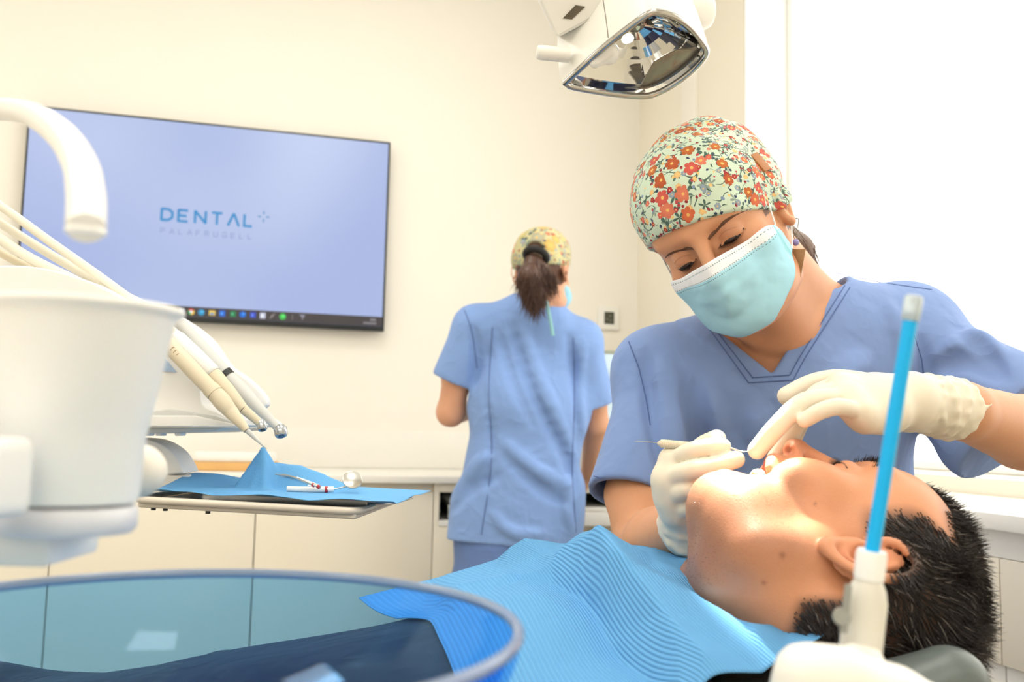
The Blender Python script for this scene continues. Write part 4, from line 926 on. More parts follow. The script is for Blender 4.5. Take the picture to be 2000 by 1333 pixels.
# neck: thick column from the skull base to the chest
g.cone(TP(0, .040, -.045), NBP+np.array([.0, 0, .0]), .052, .056, .03); g.cone(TP(0, -.002, -.08), P(1412, 1165, .875), .040, .042, .022); g.cone(TP(.03, .02, -.07), P(1500, 1190, .82), .035, .035, .03)
g.cone(TP(0, .004, -.088), P(1402, 1138, .875), .032, .028, .02)
g.cone(TP(.045, .05, -.03), P(1440, 1220, .825), .022, .02, .03)
JP = head(g, TP, jaw=16, mouth=.018, low=True); ear(g, TP, 1, 1.12, .55); ear(g, TP, -1, 1.1)
vP, fP = g.mesh(1); gP = g
# arms and lower body of the same skin, hidden by the clothes
g = Vox(*bounds([SHP, HPP, HPP+AXP*.2], .30), .008); torsoP(g, .014)
AEL = [SHP+np.array([-.26, s*.25, -.10]) for s in (-1, 1)]; AWR = [HPP+np.array([.02, s*.12, .065]) for s in (-1, 1)]
for k_, s in ((0, -1), (1, 1)): g.chain([SHP+np.array([-.03, s*.18, -.015]), AEL[k_], AWR[k_]], (.048, .04, .026), .02)
v2, f2 = g.mesh(1)
V, F = join((vP, fP), (v2, f2)); L = TP.loc(V); inh = np.zeros(len(V), bool); inh[:len(vP)] = True
al = np.tile(rgb((216, 154, 116)), (len(V), 1))
def blend(mask, c, w): 
    global al
    mk = (inh*mask*w)[:, None]; al = al*(1-mk)+rgb(c)*mk
x, y, z = L[:, 0], L[:, 1], L[:, 2]; ax = np.abs(x)
# stubble: jaw, chin, upper lip and throat
Lj = L
beard = ss(-z, .040, .070)*ss(.045-y, .0, .05)*(1-ss(-z, .15, .19)); beard = beard*(1-.75*np.exp(-(((ax-.035)/.02)**2+((z+.05)/.022)**2)))
blend(beard, (160, 114, 90), .72)
blend(np.exp(-(((z+.038)/.02)**2+((y+.11)/.02)**2)), (216, 136, 112), .3)
lipu = np.exp(-((z+.0665)/.0045)**2)*(ax < .026)*(y < -.083); lj = np.array([JP((0, -.094, -.077))])[0]
lipl = np.exp(-(((z-lj[2])/.006)**2+((y-lj[1])/.012)**2))*(ax < .026)
blend(np.clip(lipu+lipl, 0, 1), (190, 96, 88), .7)
earm = np.exp(-(((ax-.082)/.012)**2+((y-.018)/.022)**2+((z+.014)/.03)**2)); blend(earm, (222, 136, 108), .4)
blend(np.exp(-(((ax-.031)/.016)**2+((z)/.012)**2+((y+.085)/.02)**2)), (190, 120, 96), .35)
cav = (y > -.088) & (y < -.02) & (ax < .024) & (z < -.066) & (z > -.115) & (gP.at(np.clip(V, gP.lo+.01, None)-0*V) > -9)
blend(np.exp(-(((ax-.0078)/.0048)**2+((y+.106)/.007)**2+((z+.0455)/.0055)**2)**2), (104, 44, 38), .85)
# hair mask
hl = .056+.016*np.exp(-((ax-.042)/.016)**2)
hm = ss(z, hl-.004, hl+.014)
edge = -.038+.022*ss(z, .03, .07)
sideh = ss(y-edge, .0, .022)*ss(z, -.014, .004)*ss(ax, .045, .055)
backh = ss(y, .040, .052)*ss(z, -.085+.25*(.1-np.clip(y, 0, .1)), -.07+.25*(.1-np.clip(y, 0, .1)))
notear = 1-((np.exp(-(((y-.012)/.021)**2+((z+.013)/.032)**2)**2) > .5)*(ax > .066))
hair = np.clip(np.maximum(np.maximum(hm*(y > -.2), sideh), backh), 0, 1)*notear*inh
blend(hair, (42, 34, 32), .92)
for (px, py, r_, c_) in ((1528, 1085, .0024, (140, 88, 66)), (1572, 1190, .0016, (90, 50, 40)), (1492, 1139, .0018, (160, 98, 76)), (1385, 1010, .0014, (130, 86, 66)), (1592, 985, .0012, (140, 90, 70))):
    hp = hit(gP, px, py, .6, 1.0)
    if hp is not None: blend(np.exp(-(np.linalg.norm(V-hp, axis=1)/r_)**2), c_, .8)
pat = put('person', V, F, m_skinP, None, cols={'albedo': al}); tag(pat, 'dark-haired patient in a navy shirt lying back with mouth open', 'person')
# mouth interior: tongue and teeth
m_teeth = mat('tooth_enamel', (236, 222, 190), .25, sss=.1, var=.06, vscale=200); m_tong = mat('tongue', (188, 92, 88), .35, bump=.3, bscale=500)
for k_ in range(-4, 5):
    a = k_*.30; p = np.array([.020*math.sin(a), -.070-.016*math.cos(a), -.0725]); gg = Vox(TP(p)-.008, TP(p)+.008, .0009); gg.ell(TP(p), (.0034, .003, .0052), TP.M, 0); v, f = gg.mesh(1); put('upper_tooth', v, f, m_teeth, pat)
    q = JP((.018*math.sin(a), -.066-.016*math.cos(a), -.0715)); gg = Vox(TP(q)-.008, TP(q)+.008, .0009); gg.ell(TP(q), (.003, .0028, .0045), TP.M, 0); v, f = gg.mesh(1); put('lower_tooth', v, f, m_teeth, pat)
gg = Vox(TP(0, -.06, -.09)-.05, TP(0, -.06, -.09)+.05, .002); gg.ell(TP(JP((0, -.05, -.078))), (.016, .028, .008), TP.M, 0); v, f = gg.mesh(1); put('tongue', v, f, m_tong, pat)
# brows and closed-eye lashes
for s in (1, -1):
    bp = [fsurf(TP, gP, s*xx, zz) for xx, zz in ((.012, .0155), (.022, .0205), (.033, .0235), (.044, .0225), (.052, .018))]
    rt = crom(np.array(bp), 30); rs = np.random.RandomState(11+s); n = 150; pick = rs.randint(0, len(rt), n); rr = rt[pick]+rs.randn(n, 1)*.0020*TP.M[2]+rs.randn(n, 1)*.001*TP.M[0]
    dv = np.tile(s*TP.M[0]*.8+TP.M[2]*.25-TP.M[1]*.5, (n, 1))+rs.randn(n, 3)*.2; dv /= np.linalg.norm(dv, axis=1)[:, None]
    strands('eyebrow', rr-TP.M[1]*-.0005, dv, .0045+.003*rs.rand(n), m_lash, pat, .00026, 3)
    lp = [fsurf(TP, gP, s*xx, zz)-TP.M[1]*.0006 for xx, zz in ((.0165, -.0075), (.023, -.0095), (.031, -.0105), (.039, -.0095), (.0465, -.0055))]
    tube('lash_line', lp, (.0005, .0009, .0011, .0010, .0005), m_lash, pat, 6, 4)
    rt = crom(np.array(lp), 8); n = len(rt); dv = np.tile(-TP.M[1]*.85-TP.M[2]*.6, (n, 1))+np.linspace(-.5, .5, n)[:, None]*TP.M[0]; dv /= np.linalg.norm(dv, axis=1)[:, None]
    strands('eyelashes', rt, dv, np.full(n, .006), m_lash, pat, .00025, 3)
# hair: short tousled strands
m_hairP = mat('dark_hair', (46, 38, 36), .38, var=.5, vscale=120, spec=.6)
hv = hair[:len(vP)]; rs = np.random.RandomState(5); cand = np.nonzero(hv > .35)[0]; pr = hv[cand]; N = 21000; pk = rs.choice(cand, N, p=pr/pr.sum()); root = vP[pk]+rs.randn(N, 3)*.0008
nr = grad(gP, root); lr = TP.loc(root); clump = np.stack([np.sin(root[:, 0]*150+root[:, 2]*90), np.sin(root[:, 1]*170+root[:, 0]*60), np.sin(root[:, 2]*160-root[:, 1]*80)], 1)
clump = np.stack([np.sin(root[:, 0]*95+root[:, 2]*60), np.sin(root[:, 1]*110+root[:, 0]*50), np.sin(root[:, 2]*105-root[:, 1]*60)], 1)
topw = ss(lr[:, 2], .05, .10)
flow = TP.M[2]*.9+TP.M[1]*(.65-.2*topw[:, None])-np.array([0, 0, .1])
dv = nr*(.20+.55*topw[:, None])+flow*(1.0-.35*topw[:, None])+clump*.28+rs.randn(N, 3)*.15; dv /= np.linalg.norm(dv, axis=1)[:, None]
ln = (.011+.005*topw+.008*ss(lr[:, 1], .02, .08))*ss(hv[pk], .3, .9)**.5*(.6+.7*rs.rand(N))*(.5+.5*ss(lr[:, 2], -.06, .0))
strands('hair', root, dv, ln, m_hairP, pat, .0006, 4, clump*.4+rs.randn(N, 3)*.2+nr*.35*topw[:, None]-nr*.1)
# grey hairs
m_greyh = mat('grey_hair', (150, 142, 136), .4, var=.2, vscale=100); k_ = rs.choice(N, 700)
strands('grey_hair', root[k_]+nr[k_]*.002, dv[k_], ln[k_]*1.05, m_greyh, pat, .0004, 4, clump[k_]*.6+rs.randn(700, 3)*.3-nr[k_]*.2)
# stubble hairs
cand = np.nonzero(beard[:len(vP)] > .35)[0]; k_ = rs.choice(cand, 4200); nn = grad(gP, vP[k_]); dd = nn*.7+(-TP.M[2])*.7+rs.randn(4200, 3)*.3; dd /= np.linalg.norm(dd, axis=1)[:, None]
strands('stubble', vP[k_]-nn*.0002, dd, np.full(4200, .0012), m_hairP, pat, .00009, 2)
# shirt, sleeves, trousers
g = Vox(*bounds([SHP, HPP, *AEL, *AWR], .16), .0062); torsoP(g, 0)
for k_, s in ((0, -1), (1, 1)): g.chain([SHP+np.array([-.03, s*.18, -.015]), AEL[k_], AWR[k_]+(AEL[k_]-AWR[k_])*.12], (.064, .056, .042), .03)
ripple(g, .003, 30, 9)
g.cone(NBP+np.array([0.02, 0, .02]), NBP+np.array([.1, 0, .05]), .06, .06, .01, 'sub'); g.ell(P(1370, 1160, .875), (.055, .06, .07), None, .008, 'sub')
v, f = g.mesh(1); put('shirt', v, f, m_navy, pat); gS = g
KNP = [HPP+np.array([-.44, s*.10, .06]) for s in (-1, 1)]; FTP = [KNP[i]+np.array([-.42, 0, -.14]) for i in (0, 1)]
g = Vox(*bounds([HPP, *KNP, *FTP], .13), .009); g.ocone(HPP+AXP*-.05, HPP+AXP*.08, .165, .11, .165, .11, (0, 1, 0), 0)
for i, s in ((0, -1), (1, 1)): g.chain([HPP+AXP*.08+np.array([0, s*.09, 0]), KNP[i], FTP[i]], (.09, .068, .05), .03)
v, f = g.mesh(1); put('trousers', v, f, cloth_mat('dark_trouser', (58, 58, 70)), pat)
for i in (0, 1):
    c = FTP[i]+np.array([-.04, 0, 0]); gg = Vox(c-.2, c+.2, .006); gg.ell(c+[0, 0, -.02], (.05, .045, .05), None, 0); gg.cone(c+[-.005, 0, -.03], c+[-.04, 0, .12], .045, .034, .03); v, f = gg.mesh(1); put('shoe', v, f, m_tvcase, pat)
for i, s in ((0, -1), (1, 1)):
    w = AWR[i]; d = unit(np.array([-.5, -s*.85, .05])); sd = unit(np.cross([0, 0, 1], d)); gg = Vox(w-.15, w+.15, .0035); mc = [w+d*.075+sd*(q*.019) for q in (-1.5, -.5, .5, 1.5)]
    gg.cone(w-d*.02, w+d*.02, .027, .022, .01)
    for q in mc: gg.cone(w, q, .02, .012, .01)
    for j_, q in enumerate(mc): gg.chain([q, q+d*.035+[0, 0, .004], q+d*(.058+.008*(1.5-abs(j_-1.5)))+[0, 0, -.008]], (.0098, .009, .0078), .003)
    gg.chain([w+d*.02+sd*s*.02, w+d*.05+sd*s*.045, w+d*.075+sd*s*.052], (.013, .011, .009), .004); v, f = gg.mesh(1); put('hand', v, f, m_skinP, pat, cols={'albedo': np.tile(rgb((224, 166, 130)), (len(v), 1))})
# ================================================================== ASSISTANT (standing, back to the camera)
m_skinN = skin_mat('skin_fair', .5, .12, .1); m_scrub2 = cloth_mat('scrub_light_blue', (134, 166, 222), wr=.8, ws=9)
ND = 2.85
hdN = P(1061, 530, ND-.02); FN = unit([.38, .90, -.18]); TN = Frame(hdN, FN, np.cross([-.04, 0, 1.0], FN))
NN = P(1047, 596, ND); S1, S2 = P(926, 640, ND+.01), P(1134, 668, ND+.02); SDN = unit(S2-S1); CN = P(1035, 790, ND+.02); HN = P(1002, 1075, ND+.0)
def torsoN(g, o=0.0):
    g.ocone(CN, HN, .166-o, .115-o, .186-o, .130-o, SDN, 0); g.ocone(CN, P(1040, 680, ND+.02), .17-o, .115-o, .15-o, .085-o, SDN, .05)
    g.cone(S1, NN+.02*SDN+[0, 0, -.03], .058-o, .062-o, .05); g.cone(S2, NN-.02*SDN+[0, 0, -.03], .058-o, .062-o, .05)
E1, W1n = P(880, 806, ND+.04), P(930, 800, ND+.28); E2, W2n = P(1164, 828, ND+.08), P(1150, 925, ND+.26)
g = Vox(*bounds([TN(0, 0, .13), NN, S1, S2, E1, W1n, E2, W2n, HN], .13), .0055)
torsoN(g, .02); g.cone(TN(0, .02, -.06), NN+[0, .0, -.03], .050, .060, .03); head(g, TN, male=False); ear(g, TN, 1, 1.0); ear(g, TN, -1, 1.0)
g.chain([S1, P(893, 735, ND+.02), E1], (.048, .044, .040), .02); g.chain([E1, W1n], (.042, .027), .02); g.chain([S2, P(1160, 760, ND+.03), E2], (.048, .042, .037), .02); g.chain([E2, W2n], (.038, .025), .02)
for w, d0 in ((W1n, unit([.5, .8, -.2])), (W2n, unit([-.2, .8, -.35]))):
    sd = unit(np.cross(d0, [0, 0, 1])); g.cone(w, w+d0*.07, .024, .026, .015)
    for q in (-1.5, -.5, .5, 1.5): g.chain([w+d0*.07+sd*q*.016, w+d0*.11+sd*q*.019, w+d0*.14+sd*q*.018+[0, 0, -.015]], (.010, .009, .008), .003)
    g.chain([w+d0*.02+sd*.02, w+d0*.06+sd*.05], (.012, .010), .005)
v, f = g.mesh(1); L = TN.loc(v); al = np.tile(rgb((232, 178, 146)), (len(v), 1)); hm = (L[:, 1] > .01) & (L[:, 2] > -.055) & (np.abs(L[:, 0]) < .07); al[hm] = rgb((92, 62, 46))
nur = put('person', v, f, m_skinN, None, cols={'albedo': al}); tag(nur, 'standing assistant in blue scrubs and khaki cap seen from behind at the worktop', 'person')
# scrub top with slits, sleeves
g = Vox(*bounds([S1, S2, HN, P(850, 760, ND), P(1200, 800, ND+.1)], .16), .0055); torsoN(g, -.004)
q1, q2 = P(884, 745, ND+.02), P(1165, 790, ND+.05)
g.cone(S1, q1, .064, .066, .03); g.cone(S2, q2, .064, .060, .03)
g.cone(P(915, 980, ND), P(905, 1050, ND-.01), .05, .045, .05); g.cone(P(1100, 960, ND), P(1098, 1050, ND), .06, .05, .05)
ripple(g, .003, 26, 21)
folds(g, [([(1000, 640), (1040, 760), (1100, 880), (1125, 960)], .018, .008, -1), ([(1020, 650), (1065, 770), (1115, 880)], .016, .008, 1), ([(975, 650), (1000, 740), (1040, 830)], .014, .006, -1), ([(1110, 660), (1125, 750), (1128, 830)], .014, .008, -1),
 ([(1140, 680), (1130, 770), (1140, 850)], .012, .006, 1), ([(890, 960), (930, 910), (960, 890)], .016, .007, 1), ([(880, 1000), (930, 950), (975, 930)], .014, .006, -1), ([(980, 860), (1050, 920), (1115, 950)], .016, .007, 1), ([(990, 900), (1060, 960), (1110, 985)], .014, .006, -1),
 ([(960, 1000), (1000, 1040), (1060, 1045)], .014, .006, 1), ([(925, 640), (930, 700), (928, 750)], .013, .009, -1), ([(1120, 900), (1105, 980), (1118, 1040)], .012, .006, 1), ([(945, 760), (960, 860), (950, 960)], .012, .004, -1)], ND-.35, ND+.3)
d1 = unit(q1-S1); d2 = unit(q2-S2)
def cutN(end, d, r, w):
    def f(X, Y, Z):
        x, y, z = X-end[0], Y-end[1], Z-end[2]; l = x*d[0]+y*d[1]+z*d[2]; rr = np.sqrt(np.maximum(x*x+y*y+z*z-l*l, 0)); return np.maximum(-l, rr-w)
    g.fn(end-.16, end+.16, f, .003, 'sub'); g.cone(end+d*.03, end-d*.04, r, r*.9, .004, 'sub')
cutN(q1, d1, .055, .072); cutN(q2, d2, .05, .07)
g.plane(P(1000, 1058, ND), unit(np.array([-.03, 0, -1.0]))); g.ell(NN+[0, .01, .055], (.062, .065, .075), None, .01, 'sub')
v, f = g.mesh(1); tpn = put('scrub_top', v, f, m_scrub2, nur); gN = g
for pts in ([(962, 640), (955, 760), (960, 900), (940, 1045)], [(1120, 660), (1122, 780), (1118, 920), (1125, 1040)], [(905, 600), (922, 650), (932, 720)]):
    h = hits(gN, pts, ND-.4, ND+.4, .001, 6); tube('seam', h, .0014, m_seam, tpn, 6, 0) if len(h) > 3 else None
# trousers, shoes
g = Vox(np.array([HN[0]-.28, HN[1]-.25, -.01]), np.array([HN[0]+.28, HN[1]+.25, HN[2]+.08]), .008)
g.ocone(HN+[0, 0, .02], HN+[0, 0, -.10], .186, .132, .186, .132, SDN, 0)
for s in (-1, 1): g.chain([HN+SDN*s*.092+[0, 0, -.12], np.array([HN[0]+s*.10, HN[1]+.01, .48]), np.array([HN[0]+s*.10, HN[1]+.03, .05])], (.092, .075, .068), .03)
ripple(g, .004, 22, 5); g.plane((0, 0, .03), (0, 0, -1)); v, f = g.mesh(1); put('trousers', v, f, cloth_mat('trouser_blue', (104, 130, 184), wr=.8, ws=9), nur)
for s in (-1, 1):
    c = np.array([HN[0]+s*.10, HN[1]+.03, 0]); gg = Vox(c+[-.08, -.14, -.01], c+[.08, .24, .14], .005); gg.ell(c+[0, .06, .035], (.045, .13, .04), None, 0); gg.cone(c+[0, -.02, .04], c+[0, -.02, .1], .045, .04, .02); gg.plane(c+[0, 0, .003], (0, 0, -1)); v, f = gg.mesh(1); put('shoe', v, f, m_white, nur)
# cap
g = Vox(*bounds([TN(0, 0, .15), TN(-.1, 0, 0), TN(.1, 0, 0), TN(0, -.1, 0), TN(0, .13, 0)], .04), .004)
g.ell(TN(0, .012, .050), (.084, .106, .082), TN.M, 0); g.ell(TN(0, .035, .01), (.080, .080, .06), TN.M, .03); ripple(g, .0015, 60, 3)
g.plane(TN(0, -.09, .03), -(TN.M[2]+TN.M[1]*.25), .003); g.plane(TN(0, .1, -.038), -TN.M[2], .003); g.ell(TN(-.012, .115, .028), (.028, .03, .022), TN.M, .004, 'sub')
v, f = g.mesh(1); l = TN.loc(v)-np.array([0, .01, .05])
m_khaki = flower_mat('khaki_print', (200, 192, 146), [(216, 190, 112), (186, 186, 160), (172, 172, 148), (206, 198, 140)], 22, (172, 170, 134), .7, 1.3)
cpn = put('scrub_cap', v, f, m_khaki, nur, uv=azim_uv(l, (0, .9, .3), (1, 0, 0))); cpn['label'] = 'khaki patterned cap with ponytail gap'
# ponytail with black band
m_hairN = mat('dark_brown_hair', (84, 58, 46), .4, var=.4, vscale=90); m_band = mat('black_band', (26, 24, 24), .6, bump=.3, bscale=200)
pt = [P(1047, 500, ND-.125), P(1042, 512, ND-.15), P(1034, 540, ND-.175), P(1043, 575, ND-.165), P(1045, 596, ND-.155)]
g = Vox(*bounds(pt, .06), .004); g.chain(pt, (.012, .024, .031, .028, .008), .015); g.chain([TN(-.01, .08, -.02), P(1050, 535, ND-.12), P(1085, 545, ND-.07)], (.03, .035, .02), .03); v, f = g.mesh(1); pon = put('ponytail', v, f, m_hairN, nur)
rs = np.random.RandomState(8); k_ = rs.choice(len(v), 2200); dv = np.tile(unit(pt[-1]-pt[1]), (2200, 1))+rs.randn(2200, 3)*.15; dv /= np.linalg.norm(dv, axis=1)[:, None]
strands('loose_hair', v[k_], dv, .03+.03*rs.rand(2200), m_hairN, nur, .0009, 3, rs.randn(2200, 3)*.25)
ctr = P(1047, 500, ND-.15); A = axes_from(unit(pt[2]-pt[0]), (1, 0, 0)); v_, f_ = tube_vf(np.array([ctr+A[0]*.031*math.cos(a)+A[1]*.028*math.sin(a) for a in np.linspace(0, 2*math.pi, 25)]), .0105, 10, False); put('hair_band', v_, f_, m_band, nur)
# mask edge and hanging tie
g = Vox(*bounds([TN(0, -.08, -.06)], .11), .0045); g.ell(TN(0, -.076, -.058), (.066, .052, .046), TN.M, 0); g.ell(TN(0, -.04, -.055), (.074, .03, .036), TN.M, .02); v, f = g.mesh(1); put('face_mask', v, f, mat('mask_blue_plain', (160, 214, 232), .85, bump=.1), nur)
m_tie = mat('mint_tie', (150, 206, 214), .7, var=.05); tie = [P(1066, 588, ND-.135), P(1072, 612, ND-.135), P(1077, 638, ND-.13), P(1080, 656, ND-.125)]
tube('cap_tie', tie, .0055, m_tie, cpn, 8, 5, .3, (1, 0, 0))
# ================================================================== PATIENT BIB, DENTAL CHAIR
def on_plane(px, py, p, n):
    v = P(px, py, 1)-CAM; t = ((np.asarray(p)-CAM)@n)/(v@n); return CAM+v*t
m_bib = mat('bib_blue_paper', (112, 178, 226), .8, spec=.25); t = NT(m_bib); b = m_bib.node_tree.nodes['Principled BSDF']
uvn = t.new('ShaderNodeUVMap').outputs[0]; sx = t.new('ShaderNodeSeparateXYZ'); t.l.new(uvn, sx.inputs[0]); U_, V_ = sx.outputs[0], sx.outputs[1]
nz = t.noise(uvn, 14, 2, dim='2D'); ph = t.math('ADD', t.math('MULTIPLY', U_, 2*math.pi*84), t.math('MULTIPLY', nz.outputs[0], 1.0))
wv = t.math('SINE', ph); n2 = t.noise(uvn, 260, 2, dim='2D'); hgt = t.math('ADD', wv, t.math('MULTIPLY', n2.outputs[0], .8))
bn = t.new('ShaderNodeBump'); bn.inputs['Strength'].default_value = .6; bn.inputs['Distance'].default_value = .0008; t.l.new(hgt, bn.inputs['Height']); t.l.new(bn.outputs[0], b.inputs['Normal'])
t.l.new(t.mix(t.math('MULTIPLY_ADD', wv, .18, .3), lin((112, 176, 226)), lin((84, 152, 212))), b.inputs['Base Color'])
rows = [[(1215, 1050, 1.03), (1275, 1068, .98), (1345, 1096, .93), (1440, 1143, .84), (1530, 1203, .765), (1632, 1226, .725)],
 [(1130, 1058, 1.04), (1180, 1085, .98), (1240, 1112, .92), (1310, 1160, .83), (1390, 1230, .75), (1530, 1290, .69)],
 [(1030, 1072, 1.04), (1075, 1105, .98), (1130, 1140, .91), (1190, 1195, .82), (1270, 1280, .73), (1400, 1370, .665)],
 [(930, 1108, 1.03), (965, 1140, .97), (1010, 1180, .90), (1060, 1240, .81), (1130, 1330, .72), (1250, 1440, .645)],
 [(700, 1168, 1.01), (740, 1196, .95), (830, 1230, .89), (870, 1290, .80), (920, 1390, .71), (1020, 1500, .64)]]
C = np.array([[P(*q) for q in rw] for rw in rows]); A1 = np.array([crom(C[:, j], 30) for j in range(6)]); G = np.array([crom(A1[:, i], 30) for i in range(A1.shape[1])])
def seg_d(px, py, pts):
    d = np.full(px.shape, 1e9)
    for (x0, y0), (x1, y1) in zip(pts[:-1], pts[1:]):
        L2 = (x1-x0)**2+(y1-y0)**2; tt = np.clip(((px-x0)*(x1-x0)+(py-y0)*(y1-y0))/L2, 0, 1); d = np.minimum(d, np.hypot(px-x0-tt*(x1-x0), py-y0-tt*(y1-y0)))
    return d
q = G-CAM; dd = q@_f; gx, gy = 1000+FPX*(q@_r)/dd, 666.5-FPX*(q@_u)/dd
nrm = np.cross(np.gradient(G, axis=0), np.gradient(G, axis=1)); nrm /= np.linalg.norm(nrm, axis=2)[..., None]; nrm *= np.sign(nrm[..., 2:3]+1e-9)
h = .0
for pts, amp, w in (([(1195, 1145), (1260, 1205), (1385, 1340)], .010, 42), ([(905, 1192), (1040, 1150), (1140, 1112), (1200, 1145)], .007, 30), ([(1030, 1072), (1062, 1110), (1195, 1145), (1420, 1148)], .005, 24), ([(1062, 1112), (1215, 1052)], -.004, 26), ([(1100, 1200), (1190, 1290), (1230, 1340)], -.007, 40), ([(1200, 1145), (1330, 1160), (1470, 1190)], -.004, 22), ([(1210, 1180), (1360, 1215), (1480, 1260)], .005, 22), ([(920, 1240), (1060, 1230), (1120, 1260)], .005, 30)):
    h = h+amp*3.0*np.clip(1-seg_d(gx, gy, pts)/(w*2.6), 0, 1)
G = G+nrm*h[..., None]
for _ in range(3):
    s = gS.at(G.reshape(-1, 3)).reshape(G.shape[:2]); push = np.where(s < .4, np.clip(.004-s, 0, .03), 0); G = G+push[..., None]*nrm
v, f, uv = grid_vf(G); bib = put('patient_bib', v, f, m_bib, None, uv=uv); solidify(bib, .0008); tag(bib, 'ribbed light blue paper bib draped over the patient chest', 'bib')
# chair: headrest, backrest, seat, base
m_vinyl = mat('grey_vinyl', (96, 104, 102), .38, bump=.1, bscale=260, var=.04)
BC = SHP+AXP*.2
ch = thing('dental_chair', np.array([HPP[0]-.05, HPP[1], 0]), 'grey upholstered dental chair with headrest under the patient', 'dental chair')
hc = P(1755, 1318, .83); lo_, hi_ = hc+[-.2, -.2, -.14], hc+[.2, .2, .14]; g = Vox(lo_, hi_, .0035)
hx = unit([1, 0, .40]); hz = unit(np.cross(hx, [0, 1, 0])); hz = hz if hz[2] > 0 else -hz
def rb(g, c, A, half, r, k=.0):
    e = np.sqrt(((A*np.array(half)[:, None])**2).sum(0))+r+.03; q = g.sl(c-e-.05, c+e+.05); X, Y, Z = g.xyz(q); d = [np.abs((X-c[0])*A[i][0]+(Y-c[1])*A[i][1]+(Z-c[2])*A[i][2])-half[i]+r for i in range(3)]
    o = np.sqrt(sum(np.maximum(x, 0)**2 for x in d))+np.minimum(np.maximum(np.maximum(d[0], d[1]), d[2]), 0)-r; g.comb(q, o.astype(np.float32), k, 'add')
HA = np.array([hx, [0, 1, 0], hz]); HCc = np.array([.258, .80, .876])
rb(g, HCc, HA, (.098, .13, .030), .028); g.ell(TP(0, .012, .030), (.088, .104, .088), TP.M, .02, 'sub')
v, f = g.mesh(1); put('headrest_pad', v, f, m_vinyl, ch)
g = Vox(lo_-.02, hi_+.02, .004); rb(g, HCc-hz*.034+hx*.004, HA, (.094, .122, .018), .017); v, f = g.mesh(1); put('headrest_shell', v, f, m_white, ch)
tube('headrest_stem', [HCc-hz*.03-hx*.05, SHP+AXP*-.10+[0, 0, -.10], SHP+AXP*.05+[0, 0, -.13]], .016, m_steel, ch, 12)
AA = np.array([AXP, [0, 1, 0], np.cross(AXP, [0, 1, 0])]); AA[2] = AA[2] if AA[2][2] > 0 else -AA[2]
def pad(name, c, half, A, m, r=.03, h=.008):
    e = np.sqrt(((A*np.array(half)[:, None])**2).sum(0))+.03; g = Vox(c-e, c+e, h); rb(g, c, A, half, r); v, f = g.mesh(1); return put(name, v, f, m, ch)
bc = SHP+AXP*.24-AA[2]*.150; pad('backrest_pad', bc, (.33, .23, .038), AA, m_vinyl); pad('backrest_shell', bc-AA[2]*.05, (.31, .21, .02), AA, m_white, .018)
SA = np.array([[1, 0, 0], [0, 1, 0], [0, 0, 1.0]]); sc_ = HPP+np.array([-.30, 0, -.165]); pad('seat_pad', sc_, (.30, .25, .04), SA, m_vinyl); pad('seat_shell', sc_-[0, 0, .055], (.28, .23, .025), SA, m_white, .02)
LA = np.array([unit([-1, 0, -.28]), [0, 1, 0], unit([-.28, 0, 1])]); pad('leg_rest', HPP+np.array([-.72, 0, -.20]), (.26, .21, .032), LA, m_vinyl, .025)
zc = sc_[2]-.08; cb = np.array([sc_[0], sc_[1], 0]); tube('lift_arm', [cb+[.1, 0, .08], cb+[.05, 0, zc*.5], cb+[0, 0, zc]], (.075, .07, .08), m_white, ch, 20, 6)
obox('base_plate', cb+[0.05, 0, .03], SA, (.42, .26, .03), m_white, ch, .02, 3)

# ================================================================== OPERATING LAMP
m_chrome = mat('chrome', (190, 188, 184), .12, 1.0, bump=.02, bscale=60); m_mirror = mat('mirror_reflector', (214, 214, 212), .04, 1.0, bump=.02, bscale=20)
m_shell = mat('lamp_shell', (243, 240, 232), .3, bump=.02, bscale=40)
LC = P(1240, 100, 1.06); TGT = P(1462, 957, .815); LN = unit(TGT-LC)
win_px = [(1103, 157), (1140, 122), (1180, 86), (1225, 50), (1262, 24), (1284, 19), (1318, 29), (1346, 48), (1366, 72), (1378, 92), (1372, 110), (1345, 138), (1310, 163), (1280, 178), (1255, 183), (1210, 180), (1155, 172), (1115, 164)]
wo = np.array([on_plane(x, y, LC, LN) for x, y in win_px]); wc = wo.mean(0)
lamp = thing('operating_lamp', wc-LN*.0, 'white ceiling-hung operating lamp with chrome-rimmed mirror reflector above the dentist', 'lamp')
ring = crom(np.vstack([wo, wo[:1]]), 5)[:-1]; N_ = len(ring)
def loft(name, rings, m, closed_end=True, par=lamp, ang=35):
    n = len(rings[0]); V = np.vstack(rings); F = []
    for i in range(len(rings)-1):
        for j in range(n): F.append((i*n+j, i*n+(j+1) % n, (i+1)*n+(j+1) % n, (i+1)*n+j))
    if closed_end: F.append(tuple((len(rings)-1)*n+j for j in range(n)))
    return put(name, V, F, m, par, ang=ang)
def sc(r, k, off): return wc+(r-wc)*k+off
up_ = unit(np.array([-.10, .18, 1.0]))
loft('housing', [sc(ring, 1.03, LN*.004), sc(ring, 1.05, -LN*.012), sc(ring, 1.02, -LN*.04+up_*.01), sc(ring, .93, -LN*.07+up_*.03), sc(ring, .80, -LN*.085+up_*.06), sc(ring, .70, -LN*.09+up_*.075)], m_shell, True, lamp, 50)
v_, f_ = tube_vf(np.vstack([sc(ring, 1.0, LN*.004), sc(ring, 1.0, LN*.004)[:1]]), .0038, 8, False); rim = put('chrome_rim', v_, f_, m_chrome, lamp)
rr_ = [sc(ring, .985, LN*.002)]+[sc(ring, k, -LN*.05*(1-k*k)) for k in (.9, .75, .6, .45, .3, .15, .02)]
mir = loft('reflector', rr_, m_mirror, True, lamp, 4)
